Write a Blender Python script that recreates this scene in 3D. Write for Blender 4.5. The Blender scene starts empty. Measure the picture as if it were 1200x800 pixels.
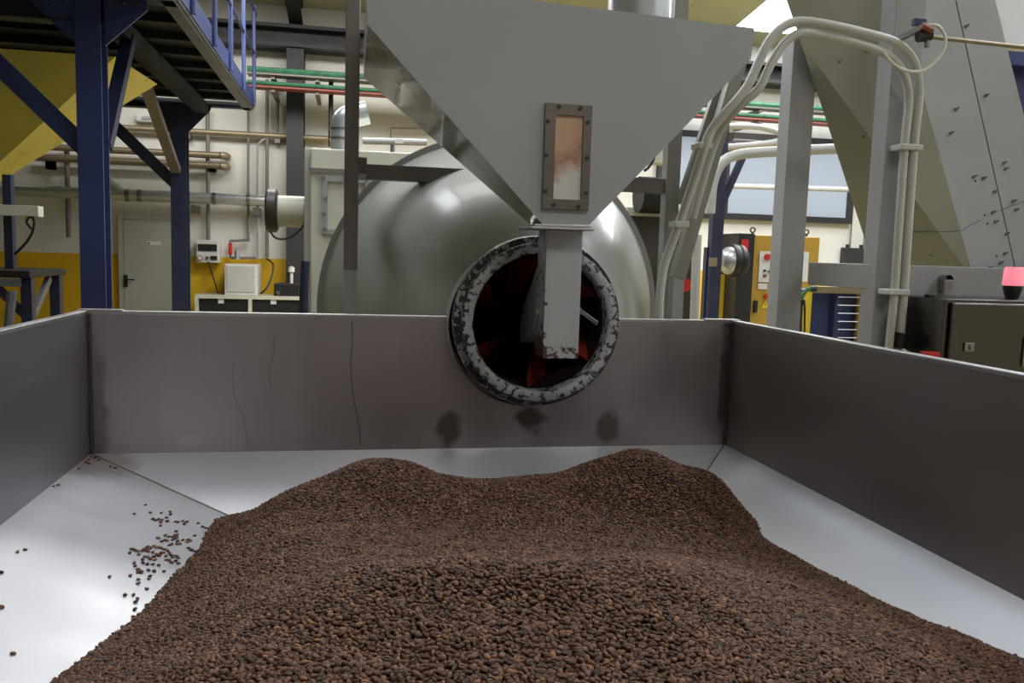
import bpy, bmesh, math, random
import numpy as np
from mathutils import Vector, Matrix
random.seed(7); rng = np.random.default_rng(7)
PI = math.pi
scene = bpy.context.scene
COL = scene.collection

# ---------------------------------------------------------------- camera
CAM = Vector((0, 0, 1.62))
F_PX, YAW, PITCH, ROLL = 976.0, 0.1941, 0.1042, 0.0303
fw = Vector((math.sin(YAW)*math.cos(PITCH), math.cos(YAW)*math.cos(PITCH), -math.sin(PITCH)))
r0 = Vector((math.cos(YAW), -math.sin(YAW), 0)); u0 = r0.cross(fw)
cr = r0*math.cos(ROLL) + u0*math.sin(ROLL); cu = u0*math.cos(ROLL) - r0*math.sin(ROLL)
cd = bpy.data.cameras.new('camera'); cam = bpy.data.objects.new('camera', cd); COL.objects.link(cam)
cd.sensor_width = 36; cd.lens = 36*F_PX/1200; cd.clip_start = .02; cd.clip_end = 200
m = Matrix.Identity(4)
for i in range(3): m[i][0] = cr[i]; m[i][1] = cu[i]; m[i][2] = -fw[i]; m[i][3] = CAM[i]
cam.matrix_world = m; scene.camera = cam
cd.dof.use_dof = False

# ---------------------------------------------------------------- world, exposure
w = bpy.data.worlds.new('world'); scene.world = w; w.use_nodes = True
w.node_tree.nodes['Background'].inputs[0].default_value = (.8, .87, 1, 1)
w.node_tree.nodes['Background'].inputs[1].default_value = .6
scene.view_settings.view_transform = 'Standard'; scene.view_settings.look = 'None'
scene.view_settings.gamma = 1; scene.view_settings.exposure = 0.0
SKY_E = 8.0       # radiance of the roof daylight panels, in view and added
WIN_E = 0.60      # radiance of the wall window

# soft overhead lamps of the hall plus an added front fill, outside the frame
def area(name, loc, sx, sy, power, col=(1, .985, .965), rot=(0, 0, 0)):
    l = bpy.data.lights.new(name, 'AREA'); l.shape = 'RECTANGLE'; l.size = sx; l.size_y = sy
    l.energy = power; l.color = col
    o = bpy.data.objects.new(name, l); o.location = loc; o.rotation_euler = rot; COL.objects.link(o); return o
area('hall_or_fill_light', (-1.0, 9.6, 5.3), 5.5, 2.0, 430)
area('hall_or_fill_light', (6.2, 9.6, 5.2), 4, 1.6, 240)
area('hall_or_fill_light', (-.5, 5.2, 6.0), 2.5, 1.0, 60)
area('hall_or_fill_light', (1.2, -1.8, 6.3), 3, 1.2, 105)  # added fill from the camera side to brighten hopper, drum and machine fronts

# ---------------------------------------------------------------- helpers
def at(px, py, y):
    """point in the hall at depth y that is seen near (px,py): used for measuring only"""
    d = fw + cr*((px-600)/F_PX) + cu*((400-py)/F_PX)
    return CAM + d*(y/d.y)
def on_plane(px, py, P, N):
    d = fw + cr*((px-600)/F_PX) + cu*((400-py)/F_PX)
    return CAM + d*((Vector(P)-CAM).dot(Vector(N))/d.dot(Vector(N)))
def proj(P):
    v = Vector(P)-CAM; d = v.dot(fw)
    return 600+F_PX*v.dot(cr)/d, 400-F_PX*v.dot(cu)/d, d
def srgb(r, g, b):
    f = lambda c: (c/255/12.92 if c/255 <= .04045 else ((c/255+.055)/1.055)**2.4)
    return (f(r), f(g), f(b), 1)

def tag(o, label=None, cat=None, group=None, kind=None):
    if label: o['label'] = label
    if cat: o['category'] = cat
    if group: o['group'] = group
    if kind: o['kind'] = kind
    return o
def thing(name, label, cat, loc=(0, 0, 0), group=None):
    o = bpy.data.objects.new(name, None); o.location = loc; o.empty_display_size = .1
    COL.objects.link(o); return tag(o, label, cat, group)

class MB:
    def __init__(s): s.v = []; s.f = []
    def add(s, vs, fs):
        n = len(s.v); s.v += [tuple(v) for v in vs]; s.f += [tuple(i+n for i in f) for f in fs]; return s
    def box(s, lo, hi):
        x0, y0, z0 = lo; x1, y1, z1 = hi
        if x0 > x1: x0, x1 = x1, x0
        if y0 > y1: y0, y1 = y1, y0
        if z0 > z1: z0, z1 = z1, z0
        return s.add([(x0,y0,z0),(x1,y0,z0),(x1,y1,z0),(x0,y1,z0),(x0,y0,z1),(x1,y0,z1),(x1,y1,z1),(x0,y1,z1)],
              [(0,3,2,1),(4,5,6,7),(0,1,5,4),(1,2,6,5),(2,3,7,6),(3,0,4,7)])
    def bar(s, a, b, w, h, up=(0, 0, 1)):
        a = Vector(a); b = Vector(b); d = (b-a).normalized(); U = Vector(up)
        if abs(d.dot(U)) > .98: U = Vector((0, 1, 0))
        R = d.cross(U).normalized(); U = R.cross(d).normalized()
        vs = []
        for p in (a, b):
            for sx, sz in ((-1,-1),(1,-1),(1,1),(-1,1)): vs.append(p+R*sx*w/2+U*sz*h/2)
        return s.add(vs, [(0,1,2,3),(7,6,5,4),(0,4,5,1),(1,5,6,2),(2,6,7,3),(3,7,4,0)])
    def cyl(s, a, b, r, n=16, r2=None):
        a = Vector(a); b = Vector(b); d = (b-a).normalized(); U = Vector((0, 0, 1))
        if abs(d.dot(U)) > .95: U = Vector((0, 1, 0))
        R = d.cross(U).normalized(); U = R.cross(d); r2 = r if r2 is None else r2
        vs = [a+(R*math.cos(t)+U*math.sin(t))*r for t in [2*PI*i/n for i in range(n)]]
        vs += [b+(R*math.cos(t)+U*math.sin(t))*r2 for t in [2*PI*i/n for i in range(n)]]
        fs = [(i, i+n, (i+1) % n+n, (i+1) % n) for i in range(n)]
        return s.add(vs, fs+[tuple(range(n)), tuple(range(2*n-1, n-1, -1))])
    def tube(s, pts, r, n=10, smooth=3):
        P = [Vector(p) for p in pts]
        if smooth and len(P) > 2:           # Catmull-Rom
            Q = []; E = [P[0]*2-P[1]]+P+[P[-1]*2-P[-2]]
            for i in range(1, len(E)-2):
                for k in range(smooth):
                    t = k/smooth; a, b, c, d = E[i-1:i+3]
                    Q.append(.5*((2*b)+(c-a)*t+(2*a-5*b+4*c-d)*t*t+(3*b-a-3*c+d)*t**3))
            P = Q+[P[-1]]
        base = len(s.v); U = None
        for i, p in enumerate(P):
            d = (P[min(i+1, len(P)-1)]-P[max(i-1, 0)]).normalized()
            if U is None:
                U = Vector((0, 0, 1)) if abs(d.z) < .9 else Vector((1, 0, 0))
            U = (U-d*U.dot(d)).normalized(); R = d.cross(U)
            s.v += [tuple(p+(R*math.cos(t)+U*math.sin(t))*r) for t in [2*PI*j/n for j in range(n)]]
        for i in range(len(P)-1):
            for j in range(n):
                a = base+i*n+j; b = base+i*n+(j+1) % n
                s.f.append((a, b, b+n, a+n))
        s.f.append(tuple(base+j for j in reversed(range(n)))); s.f.append(tuple(base+(len(P)-1)*n+j for j in range(n)))
        return s
    def lathe(s, prof, c, axis='Y', n=48, a0=0, a1=2*PI):
        """prof: list of (r, t) along axis from c"""
        base = len(s.v); full = abs(a1-a0-2*PI) < 1e-6; m_ = n if full else n+1
        for r, t in prof:
            for i in range(m_):
                a = a0+(a1-a0)*i/n
                if axis == 'Y': s.v.append((c[0]+r*math.cos(a), c[1]+t, c[2]+r*math.sin(a)))
                elif axis == 'Z': s.v.append((c[0]+r*math.cos(a), c[1]+r*math.sin(a), c[2]+t))
                else: s.v.append((c[0]+t, c[1]+r*math.cos(a), c[2]+r*math.sin(a)))
        for k in range(len(prof)-1):
            for i in range(n):
                j = (i+1) % m_
                s.f.append((base+k*m_+i, base+k*m_+j, base+(k+1)*m_+j, base+(k+1)*m_+i))
        return s
    def prism(s, poly, off):
        """polygon of 3-D points thickened by the vector off"""
        P = [Vector(p) for p in poly]; o = Vector(off); n = len(P)
        vs = P+[p+o for p in P]
        return s.add(vs, [tuple(range(n)), tuple(range(2*n-1, n-1, -1))]+[(i, i+n, (i+1) % n+n, (i+1) % n) for i in range(n)])
    def build(s, name, mat, parent=None, smooth=False, bevel=0, sharp=35):
        me = bpy.data.meshes.new(name); me.from_pydata(s.v, [], s.f)
        bm = bmesh.new(); bm.from_mesh(me); bmesh.ops.recalc_face_normals(bm, faces=bm.faces); bm.to_mesh(me); bm.free()
        if smooth:
            for p in me.polygons: p.use_smooth = True
            me.set_sharp_from_angle(angle=math.radians(sharp))
        if mat: me.materials.append(mat)
        o = bpy.data.objects.new(name, me); COL.objects.link(o)
        if parent:
            o.parent = parent; o.matrix_parent_inverse = Matrix.Translation(-Vector(world_loc(parent)))
        if bevel:
            b = o.modifiers.new('bevel', 'BEVEL'); b.width = bevel; b.segments = 2; b.limit_method = 'ANGLE'
        return o
def world_loc(o):
    v = Vector(o.location)
    while o.parent:
        # parts are built in world coordinates and sit at their parent's inverse offset
        return Vector((0, 0, 0))
    return v

# ---------------------------------------------------------------- materials
def newmat(name):
    ma = bpy.data.materials.new(name); ma.use_nodes = True; nt = ma.node_tree
    return ma, nt, nt.nodes['Principled BSDF']
def noise(nt, scale, detail=4, sc=(1, 1, 1), coord='Object', rough=.5):
    tc = nt.nodes.new('ShaderNodeTexCoord'); mp = nt.nodes.new('ShaderNodeMapping'); n = nt.nodes.new('ShaderNodeTexNoise')
    mp.inputs['Scale'].default_value = sc; n.inputs['Scale'].default_value = scale; n.inputs['Detail'].default_value = detail
    n.inputs['Roughness'].default_value = rough
    nt.links.new(tc.outputs[coord], mp.inputs[0]); nt.links.new(mp.outputs[0], n.inputs[0]); return n.outputs[0]
def ramp(nt, fac, stops):
    r = nt.nodes.new('ShaderNodeValToRGB'); e = r.color_ramp.elements
    e[0].position, e[0].color = stops[0][0], stops[0][1]; e[1].position, e[1].color = stops[-1][0], stops[-1][1]
    for p, c in stops[1:-1]: k = e.new(p); k.color = c
    nt.links.new(fac, r.inputs[0]); return r.outputs[0]
def g(v): return (v, v, v, 1)
def paint(name, c, rough=.45, var=.06, scale=6, metal=0, bump=0, coat=0, spec=.5):
    ma, nt, b = newmat(name); c = srgb(*c) if max(c) > 1 else c
    lo = tuple(max(0, x*(1-var*2)) for x in c[:3])+(1,); hi = tuple(min(1, x*(1+var)) for x in c[:3])+(1,)
    n = noise(nt, scale); nt.links.new(ramp(nt, n, [(.3, lo), (.7, hi)]), b.inputs['Base Color'])
    b.inputs['Metallic'].default_value = metal; b.inputs['Specular IOR Level'].default_value = spec
    nt.links.new(ramp(nt, noise(nt, scale*2.3), [(.2, g(max(.03, rough-.07))), (.8, g(min(1, rough+.07)))]), b.inputs['Roughness'])
    b.inputs['Coat Weight'].default_value = coat
    if bump:
        bp = nt.nodes.new('ShaderNodeBump'); bp.inputs['Strength'].default_value = bump; bp.inputs['Distance'].default_value = .002
        nt.links.new(noise(nt, scale*8), bp.inputs['Height']); nt.links.new(bp.outputs[0], b.inputs['Normal'])
    return ma
def math_(nt, op, a, b=None):
    n = nt.nodes.new('ShaderNodeMath'); n.operation = op
    for i, x in enumerate((a, b)):
        if x is None: continue
        if isinstance(x, (int, float)): n.inputs[i].default_value = x
        else: nt.links.new(x, n.inputs[i])
    return n.outputs[0]
def mixc(nt, fac, a, b):
    n = nt.nodes.new('ShaderNodeMix'); n.data_type = 'RGBA'
    for s, x in ((0, fac), (6, a), (7, b)):
        if isinstance(x, (int, float)): n.inputs[s].default_value = x
        elif isinstance(x, tuple): n.inputs[s].default_value = x
        else: nt.links.new(x, n.inputs[s])
    return n.outputs[2]
def blob(nt, c, r, wob=.75, soft=.5, nscale=12):
    """soft stain mask centred on c with radii r (world metres)"""
    tc = nt.nodes.new('ShaderNodeTexCoord'); mp = nt.nodes.new('ShaderNodeMapping'); mp.vector_type = 'POINT'
    mp.inputs['Location'].default_value = tuple(-c[i]/r[i] for i in range(3)); mp.inputs['Scale'].default_value = tuple(1/x for x in r)
    L = nt.nodes.new('ShaderNodeVectorMath'); L.operation = 'LENGTH'
    nt.links.new(tc.outputs['Object'], mp.inputs[0]); nt.links.new(mp.outputs[0], L.inputs[0])
    d = math_(nt, 'ADD', L.outputs['Value'], math_(nt, 'MULTIPLY', math_(nt, 'SUBTRACT', noise(nt, nscale), .5), wob*2))
    mr = nt.nodes.new('ShaderNodeMapRange'); mr.inputs[1].default_value = 1-soft; mr.inputs[2].default_value = 1
    mr.inputs[3].default_value = 1; mr.inputs[4].default_value = 0; nt.links.new(d, mr.inputs[0]); return mr.outputs[0]
def steel(name, c, rough, stretch=(1, 1, 1), stains=(), var=.12, bump=.05, metal=1.0):
    ma, nt, b = newmat(name); c = srgb(*c)
    lo = tuple(x*(1-var) for x in c[:3])+(1,); hi = tuple(min(1, x*(1+var)) for x in c[:3])+(1,)
    n1 = noise(nt, 3.0, 5, stretch); col = ramp(nt, n1, [(.3, lo), (.7, hi)]); rg = ramp(nt, noise(nt, 7, 4, stretch), [(.25, g(rough*.85)), (.75, g(min(1, rough*1.2)))])
    # fine scratches
    sc = ramp(nt, noise(nt, 60, 2, tuple(.06 if s < 1 else s for s in stretch)), [(.66, g(0)), (.75, g(1))])
    col = mixc(nt, math_(nt, 'MULTIPLY', sc, .12), col, tuple(x*.6 for x in c[:3])+(1,))
    for (cc, rr, dark, k) in stains:
        mk = blob(nt, cc, rr); col = mixc(nt, math_(nt, 'MULTIPLY', mk, k), col, srgb(*dark))
        rg = mixc(nt, math_(nt, 'MULTIPLY', mk, k*.6), rg, g(.6))
    nt.links.new(col, b.inputs['Base Color']); nt.links.new(rg, b.inputs['Roughness']); b.inputs['Metallic'].default_value = metal
    bp = nt.nodes.new('ShaderNodeBump'); bp.inputs['Strength'].default_value = bump; bp.inputs['Distance'].default_value = .003
    nt.links.new(noise(nt, 2.2, 3), bp.inputs['Height']); nt.links.new(bp.outputs[0], b.inputs['Normal'])
    return ma
def chipped(name, c, chip, thr, scale=26, zlo=None, zhi=None, edge=None, rough=.45, soft=.02, ring=None):
    """paint with flaked patches; more flaking below zhi towards zlo"""
    ma, nt, b = newmat(name)
    n = noise(nt, scale, 6, rough=.65)
    if zlo is not None:
        tc = nt.nodes.new('ShaderNodeTexCoord'); sp = nt.nodes.new('ShaderNodeSeparateXYZ'); nt.links.new(tc.outputs['Object'], sp.inputs[0])
        mr = nt.nodes.new('ShaderNodeMapRange'); mr.inputs[1].default_value = zlo; mr.inputs[2].default_value = zhi
        mr.inputs[3].default_value = .22; mr.inputs[4].default_value = 0; nt.links.new(sp.outputs[2], mr.inputs[0])
        n = math_(nt, 'ADD', n, mr.outputs[0])
        if edge is not None:
            mr = nt.nodes.new('ShaderNodeMapRange'); mr.inputs[1].default_value = edge; mr.inputs[2].default_value = edge+.012
            mr.inputs[3].default_value = .14; mr.inputs[4].default_value = 0; nt.links.new(sp.outputs[0], mr.inputs[0])
            n = math_(nt, 'ADD', n, mr.outputs[0])
    if ring:
        cx_, cz_, rm, hw_ = ring
        tc = nt.nodes.new('ShaderNodeTexCoord'); sp = nt.nodes.new('ShaderNodeSeparateXYZ'); nt.links.new(tc.outputs['Object'], sp.inputs[0])
        dx_ = math_(nt, 'SUBTRACT', sp.outputs[0], cx_); dz_ = math_(nt, 'SUBTRACT', sp.outputs[2], cz_)
        rr_ = math_(nt, 'SQRT', math_(nt, 'ADD', math_(nt, 'MULTIPLY', dx_, dx_), math_(nt, 'MULTIPLY', dz_, dz_)))
        ed_ = math_(nt, 'MULTIPLY', math_(nt, 'POWER', math_(nt, 'DIVIDE', math_(nt, 'ABSOLUTE', math_(nt, 'SUBTRACT', rr_, rm)), hw_), 2), .10)
        n = math_(nt, 'ADD', n, math_(nt, 'MINIMUM', ed_, .12))
    mk = ramp(nt, n, [(thr, g(0)), (thr+soft, g(1))])
    base = ramp(nt, noise(nt, 5), [(.3, tuple(x*.9 for x in srgb(*c)[:3])+(1,)), (.7, srgb(*c))])
    nt.links.new(mixc(nt, mk, base, srgb(*chip)), b.inputs['Base Color']); b.inputs['Roughness'].default_value = rough
    bp = nt.nodes.new('ShaderNodeBump'); bp.inputs['Strength'].default_value = .5; bp.inputs['Distance'].default_value = .001; bp.invert = True
    nt.links.new(mk, bp.inputs['Height']); nt.links.new(bp.outputs[0], b.inputs['Normal'])
    return ma
def emit(name, c, e, base=None):
    ma, nt, b = newmat(name); b.inputs['Base Color'].default_value = srgb(*(base or c)); b.inputs['Roughness'].default_value = .3
    b.inputs['Emission Color'].default_value = srgb(*c); b.inputs['Emission Strength'].default_value = e; return ma

M = {}
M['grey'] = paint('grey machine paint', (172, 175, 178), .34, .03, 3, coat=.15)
M['grey_tan_sheen'] = paint('grey paint with tan reflection', (156, 154, 136), .22, .04, 3, coat=.5)  # machine grey with the tan reflection of floor and walls mixed into the colour
M['drum'] = paint('drum paint', (178, 181, 172), .32, .04, 2.5, coat=.15, bump=.06)
M['post'] = paint('post paint', (158, 158, 158), .4, .05, 4)
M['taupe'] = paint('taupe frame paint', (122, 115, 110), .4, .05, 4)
M['olive'] = paint('olive grey frame paint', (140, 138, 130), .4, .05, 4)  # olive-grey tone of the hopper's inclined leg, post and gusset
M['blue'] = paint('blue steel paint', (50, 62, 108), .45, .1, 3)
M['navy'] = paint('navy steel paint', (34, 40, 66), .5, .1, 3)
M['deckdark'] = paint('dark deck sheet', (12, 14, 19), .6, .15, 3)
M['channel'] = paint('grey channel', (100, 103, 108), .45, .08, 3)
M['yellow'] = paint('mustard paint', (214, 198, 96), .3, .05, 1.5)
M['cream'] = paint('cream machine paint', (205, 203, 185), .4, .04, 3)
M['white'] = paint('white plastic', (214, 212, 206), .45, .04, 5)
M['conduit'] = paint('pale conduit', (192, 191, 186), .35, .03, 5)
M['brass'] = steel('brown steel pipe', (150, 136, 112), .45, metal=.6)
M['galv'] = steel('galvanised duct', (205, 210, 212), .3, (1, 1, 1), metal=.75)
M['zinc'] = steel('zinc', (150, 150, 150), .35)
M['black'] = paint('black', (24, 24, 26), .5, .1, 6)
M['brownblack'] = paint('dark brown steel', (62, 54, 50), .4, .1, 4)
M['colblack'] = paint('dark structural steel', (46, 44, 46), .55, .1, 3)
M['green'] = paint('green cable jacket', (58, 118, 84), .5, .2, 20)
M['redpipe'] = paint('red brown pipe', (140, 72, 56), .5, .1, 6)
M['ceil'] = paint('cream roof panel', (212, 208, 170), .5, .03, .7)
M['skylight_or_fill'] = emit('daylight or fill panel', (235, 242, 255), SKY_E)
M['floor'] = paint('ochre hall floor', (158, 146, 100), .3, .12, 1.2)
M['wallside'] = paint('side wall paint', (176, 172, 160), .7, .05, 1)
M['doorpaint'] = paint('grey green door', (168, 168, 154), .5, .03, 3)
M['winglass'] = emit('lit window glass', (190, 202, 216), WIN_E, (110, 116, 122))
M['gold'] = paint('ochre cabinet paint', (176, 140, 48), .45, .05, 3)
M['red'] = paint('red plastic', (200, 40, 30), .4, .05, 5)
M['bright_yellow'] = paint('signal yellow', (232, 200, 40), .45, .04, 5)
M['navycab'] = paint('blue cabinet', (38, 50, 98), .45, .08, 4)
M['beacon'] = emit('lit beacon lens', (255, 140, 160), .72, (235, 130, 140))
M['inner'] = paint('dark drum lining', (46, 32, 28), .6, .2, 8)  # dark brown, lightly mottled, over the whole lining
M['vane'] = paint('glow brightened red blade', (168, 62, 38), .35, .3, 7, metal=.3)  # red of the blades, brightened to carry the glow inside the drum
M['plate'] = steel('worn frame steel', (132, 124, 120), .4, metal=.8)
M['tube'] = paint('translucent hose', (222, 220, 205), .3, .03, 8)
M['ring'] = chipped('flaked ring paint', (176, 178, 180), (62, 55, 54), .56, 44, ring=(.657, 1.385, .256, .021))
M['box_steel'] = steel('stainless cabinet', (104, 100, 97), .28, (1, 1, .15))
# ---------------------------------------------------------------- hall shell
HX0, HX1, HY0, HY1 = -9.0, 14.0, -6.0, 13.5
tag(MB().box((HX0, HY0, -.1), (HX1, HY1, 0)).build('floor', M['floor']), kind='structure')
def wallmat():
    ma, nt, b = newmat('two tone wall paint')
    tc = nt.nodes.new('ShaderNodeTexCoord'); sp = nt.nodes.new('ShaderNodeSeparateXYZ'); nt.links.new(tc.outputs['Object'], sp.inputs[0])
    mk = math_(nt, 'GREATER_THAN', sp.outputs[2], 1.44)
    wht = ramp(nt, noise(nt, .8), [(.3, srgb(212, 209, 198)), (.7, srgb(222, 220, 212))])
    yel = ramp(nt, noise(nt, 1.5), [(.3, srgb(206, 164, 16)), (.7, srgb(222, 178, 22))])
    nt.links.new(mixc(nt, mk, yel, wht), b.inputs['Base Color']); b.inputs['Roughness'].default_value = .6
    return ma
M['wall'] = wallmat()
tag(MB().box((HX0, HY1, 0), (HX1, HY1+.2, 7.9)).build('wall_back', M['wall']), kind='structure')
tag(MB().box((HX0-.2, HY0, 0), (HX0, HY1, 7.9)).build('wall_left', M['wallside']), kind='structure')
tag(MB().box((HX1, HY0, 0), (HX1+.2, HY1, 7.9)).build('wall_right', M['wallside']), kind='structure')
tag(MB().box((HX0, HY0-.2, 0), (HX1, HY0, 7.9)).build('wall_front', M['wallside']), kind='structure')
def cz(y): return 5.25+.12*(HY1-y)
ceil = tag(MB().add([(HX0, HY0, cz(HY0)+.13), (HX1, HY0, cz(HY0)+.13), (HX1, HY1, cz(HY1)+.13), (HX0, HY1, cz(HY1)+.13),
                     (HX0, HY0, cz(HY0)+.2), (HX1, HY0, cz(HY0)+.2), (HX1, HY1, cz(HY1)+.2), (HX0, HY1, cz(HY1)+.2)],
        [(0,1,2,3),(4,5,6,7),(0,1,5,4),(1,2,6,5),(2,3,7,6),(3,0,4,7)]).build('ceiling', M['ceil']), kind='structure')
sky_x = {(1, 2): (2.8, 8.8), (-2, -1): (2.5, 6.0), (6, 7): (-2, 12.9), (7, 8): (-2, 12.9), (10, 11): (-6, 11)}  # strips above and left of the bin are unseen, added for light and reflections
def roofslab(x0, x1, y0, y1):
    return MB().add([(x0, y0, cz(y0)), (x1, y0, cz(y0)), (x1, y1, cz(y1)), (x0, y1, cz(y1)),
                     (x0, y0, cz(y0)+.1), (x1, y0, cz(y0)+.1), (x1, y1, cz(y1)+.1), (x0, y1, cz(y1)+.1)],
                    [(0,3,2,1),(4,5,6,7),(0,1,5,4),(1,2,6,5),(2,3,7,6),(3,0,4,7)])
for x in range(-9, 14):
    k = (x, x+1); y0, y1 = HY0, HY1
    if k in sky_x:
        s0, s1 = sky_x[k]
        roofslab(x+.02, x+.98, s0, s1).build('skylight_or_fill', M['skylight_or_fill'], ceil)
        roofslab(x+.005, x+.995, s1+.02, y1).build('roof_panel', M['ceil'], ceil)
    else:
        roofslab(x+.005, x+.995, y0, y1).build('roof_panel', M['ceil'], ceil)
# eave beam, column, rafters
eb = at(340, 57, 13.2).z; et = at(340, 31, 13.2).z
tag(MB().box((HX0, 13.05, eb), (HX1, 13.49, eb+.05)).box((HX0, 13.25, eb), (HX1, 13.3, et)).box((HX0, 13.05, et-.05), (HX1, 13.49, et)).build('trim_1', M['colblack']), kind='structure')
cx0 = at(336, 200, 13.2).x; cx1 = at(356, 200, 13.2).x
tag(MB().box((cx0, 13.1, 0), (cx1, 13.14, 4.65)).box((cx0, 13.46, 0), (cx1, 13.5, 4.65)).box(((cx0+cx1)/2-.02, 13.14, 0), ((cx0+cx1)/2+.02, 13.46, 4.65)).build('trim_2', M['colblack']), kind='structure')
def rafter(xc, wd, n):
    mb = MB(); y0, y1 = HY0, 13.4
    for dz0, dz1, hw in ((-.02, -.05, wd/2), (-.05, -.30, .02), (-.30, -.33, wd/2)):
        mb.add([(xc-hw, y0, cz(y0)+dz1), (xc+hw, y0, cz(y0)+dz1), (xc+hw, y1, cz(y1)+dz1), (xc-hw, y1, cz(y1)+dz1),
                (xc-hw, y0, cz(y0)+dz0), (xc+hw, y0, cz(y0)+dz0), (xc+hw, y1, cz(y1)+dz0), (xc-hw, y1, cz(y1)+dz0)],
               [(0,3,2,1),(4,5,6,7),(0,1,5,4),(1,2,6,5),(2,3,7,6),(3,0,4,7)])
    tag(mb.build('trim_%d' % n, M['colblack']), kind='structure')
rafter((cx0+cx1)/2, .2, 3); rafter(4.3, .2, 4)
yb = 10.6; tag(MB().box((HX0, yb, cz(yb)-.2), (HX1, yb+.12, cz(yb)-.06)).build('trim_5', M['colblack']), kind='structure')
# door in the back wall
d0 = at(142, 300, 13.45); d1 = at(207, 253, 13.45); dx0, dx1, dzt = d0.x, d0.x+.95, at(160, 254, 13.45).z
dr = tag(MB().box((dx0+.04, 13.43, .01), (dx1-.04, 13.48, dzt-.04)).build('door_1', M['doorpaint'], bevel=.003), kind='structure')
MB().box((dx0-.03, 13.42, 0), (dx0+.035, 13.5, dzt+.03)).box((dx1-.035, 13.42, 0), (dx1+.03, 13.5, dzt+.03)).box((dx0+.035, 13.42, dzt-.035), (dx1-.035, 13.5, dzt+.03)).build('door_frame', M['doorpaint'], dr)
h = at(147, 329, 13.4)
MB().box((h.x-.025, 13.40, h.z-.09), (h.x+.025, 13.43, h.z+.09)).bar((h.x, 13.38, h.z+.02), (h.x+.13, 13.38, h.z+.02), .02, .02).build('door_handle', M['black'], dr)
p = at(180, 285, 13.4); MB().box((p.x-.1, 13.42, p.z-.03), (p.x+.1, 13.43, p.z+.03)).build('door_sign', M['white'], dr)
MB().box((p.x-.085, 13.415, p.z-.015), (p.x-.06, 13.42, p.z+.012)).build('sign_symbol', M['red'], dr)
# long window in the back wall, right
w0 = at(828, 190, 13.4); w1 = at(998, 258, 13.4)
wz0 = at(910, 252, 13.4).z; wz1 = at(910, 166, 13.4).z; wx0 = at(770, 230, 13.4).x; wx1 = w1.x
mbw = MB(); t = .1
mbw.box((wx0, 13.38, wz0-t), (wx1, 13.5, wz0)).box((wx0, 13.38, wz1), (wx1, 13.5, wz1+t)).box((wx0, 13.38, wz0), (wx0+t, 13.5, wz1)).box((wx1-t, 13.38, wz0), (wx1, 13.5, wz1))
win = tag(mbw.build('window_1', M['colblack']), kind='structure')
xm = at(851, 220, 13.4).x
MB().box((xm-.05, 13.4, wz0), (xm+.05, 13.49, wz1)).build('window_mullion', M['colblack'], win)
MB().box((wx0+t, 13.44, wz0), (xm-.05, 13.46, wz1)).build('pane', M['winglass'], win)
MB().box((xm+.05, 13.44, wz0), (wx1-t, 13.46, wz1)).build('pane', M['winglass'], win)

# ---------------------------------------------------------------- the steel bin
XL, XR, YB, YF, ZR, ZB = -.8593, 1.4552, 3.0, -.3, 1.380, .9012
ms, KL, KR = .30, .226, .357     # fall per metre: back, left, right slopes
AX, AZ = .657, 1.385             # axis of the drum
binr = thing('steel_bin', 'large open stainless steel bin full of roasted coffee beans, in the foreground', 'bin', (0.3, 1.3, 0))
W = .004
st_b = [((at(525, 503, 3).x, 3, at(525, 503, 3).z), (.06, .3, .08), (70, 56, 40), .75),
        ((at(625, 488, 3).x, 3, at(625, 490, 3).z), (.075, .3, .06), (66, 50, 38), .8),
        ((at(713, 500, 3).x, 3, at(713, 500, 3).z), (.055, .3, .075), (86, 74, 52), .7),
        ((at(112, 500, 3).x, 3, 1.0), (.045, .3, .34), (74, 62, 54), .5), ((at(224, 515, 3).x, 3, at(224, 516, 3).z), (.05, .3, .022), (206, 198, 190), .5),
        ((at(848, 450, 3).x, 3, 1.15), (.025, .3, .3), (50, 44, 42), .7)]
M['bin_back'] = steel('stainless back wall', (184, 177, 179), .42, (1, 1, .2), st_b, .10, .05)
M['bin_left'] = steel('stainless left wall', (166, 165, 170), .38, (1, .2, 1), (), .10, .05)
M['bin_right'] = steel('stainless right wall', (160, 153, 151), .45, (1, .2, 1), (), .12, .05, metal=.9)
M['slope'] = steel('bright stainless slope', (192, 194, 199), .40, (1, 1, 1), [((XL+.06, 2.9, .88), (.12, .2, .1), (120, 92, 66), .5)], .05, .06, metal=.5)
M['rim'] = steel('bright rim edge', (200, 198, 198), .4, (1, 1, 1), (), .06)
# back wall with a half-round cut-out for the drum neck
R_N = .305; pts = [(XL, YB, ZB), (XR, YB, ZB), (XR, YB, ZR)]
dzc = AZ-ZR; a_s = -math.asin(dzc/R_N)
for i in range(33):
    a = a_s-(PI+2*a_s)*i/32; pts.append((AX+R_N*math.cos(a), YB, AZ+R_N*math.sin(a)))
pts.append((XL, YB, ZR))
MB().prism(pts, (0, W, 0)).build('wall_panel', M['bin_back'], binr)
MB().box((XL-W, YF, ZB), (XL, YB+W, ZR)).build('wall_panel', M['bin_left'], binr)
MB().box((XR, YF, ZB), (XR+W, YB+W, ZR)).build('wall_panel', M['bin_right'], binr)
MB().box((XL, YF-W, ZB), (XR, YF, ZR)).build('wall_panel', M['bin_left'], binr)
rt = .011; rw = .03
MB().box((XL-rw, YB-.001, ZR-.001), (AX-R_N, YB+rw, ZR+rt)).build('rim', M['rim'], binr, bevel=.002)
MB().box((AX+R_N, YB-.001, ZR-.001), (XR+rw, YB+rw, ZR+rt)).build('rim', M['rim'], binr, bevel=.002)
MB().box((XL-rw, YF-rw, ZR-.001), (XL+.001, YB+rw, ZR+rt)).build('rim', M['rim'], binr, bevel=.002)
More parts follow.
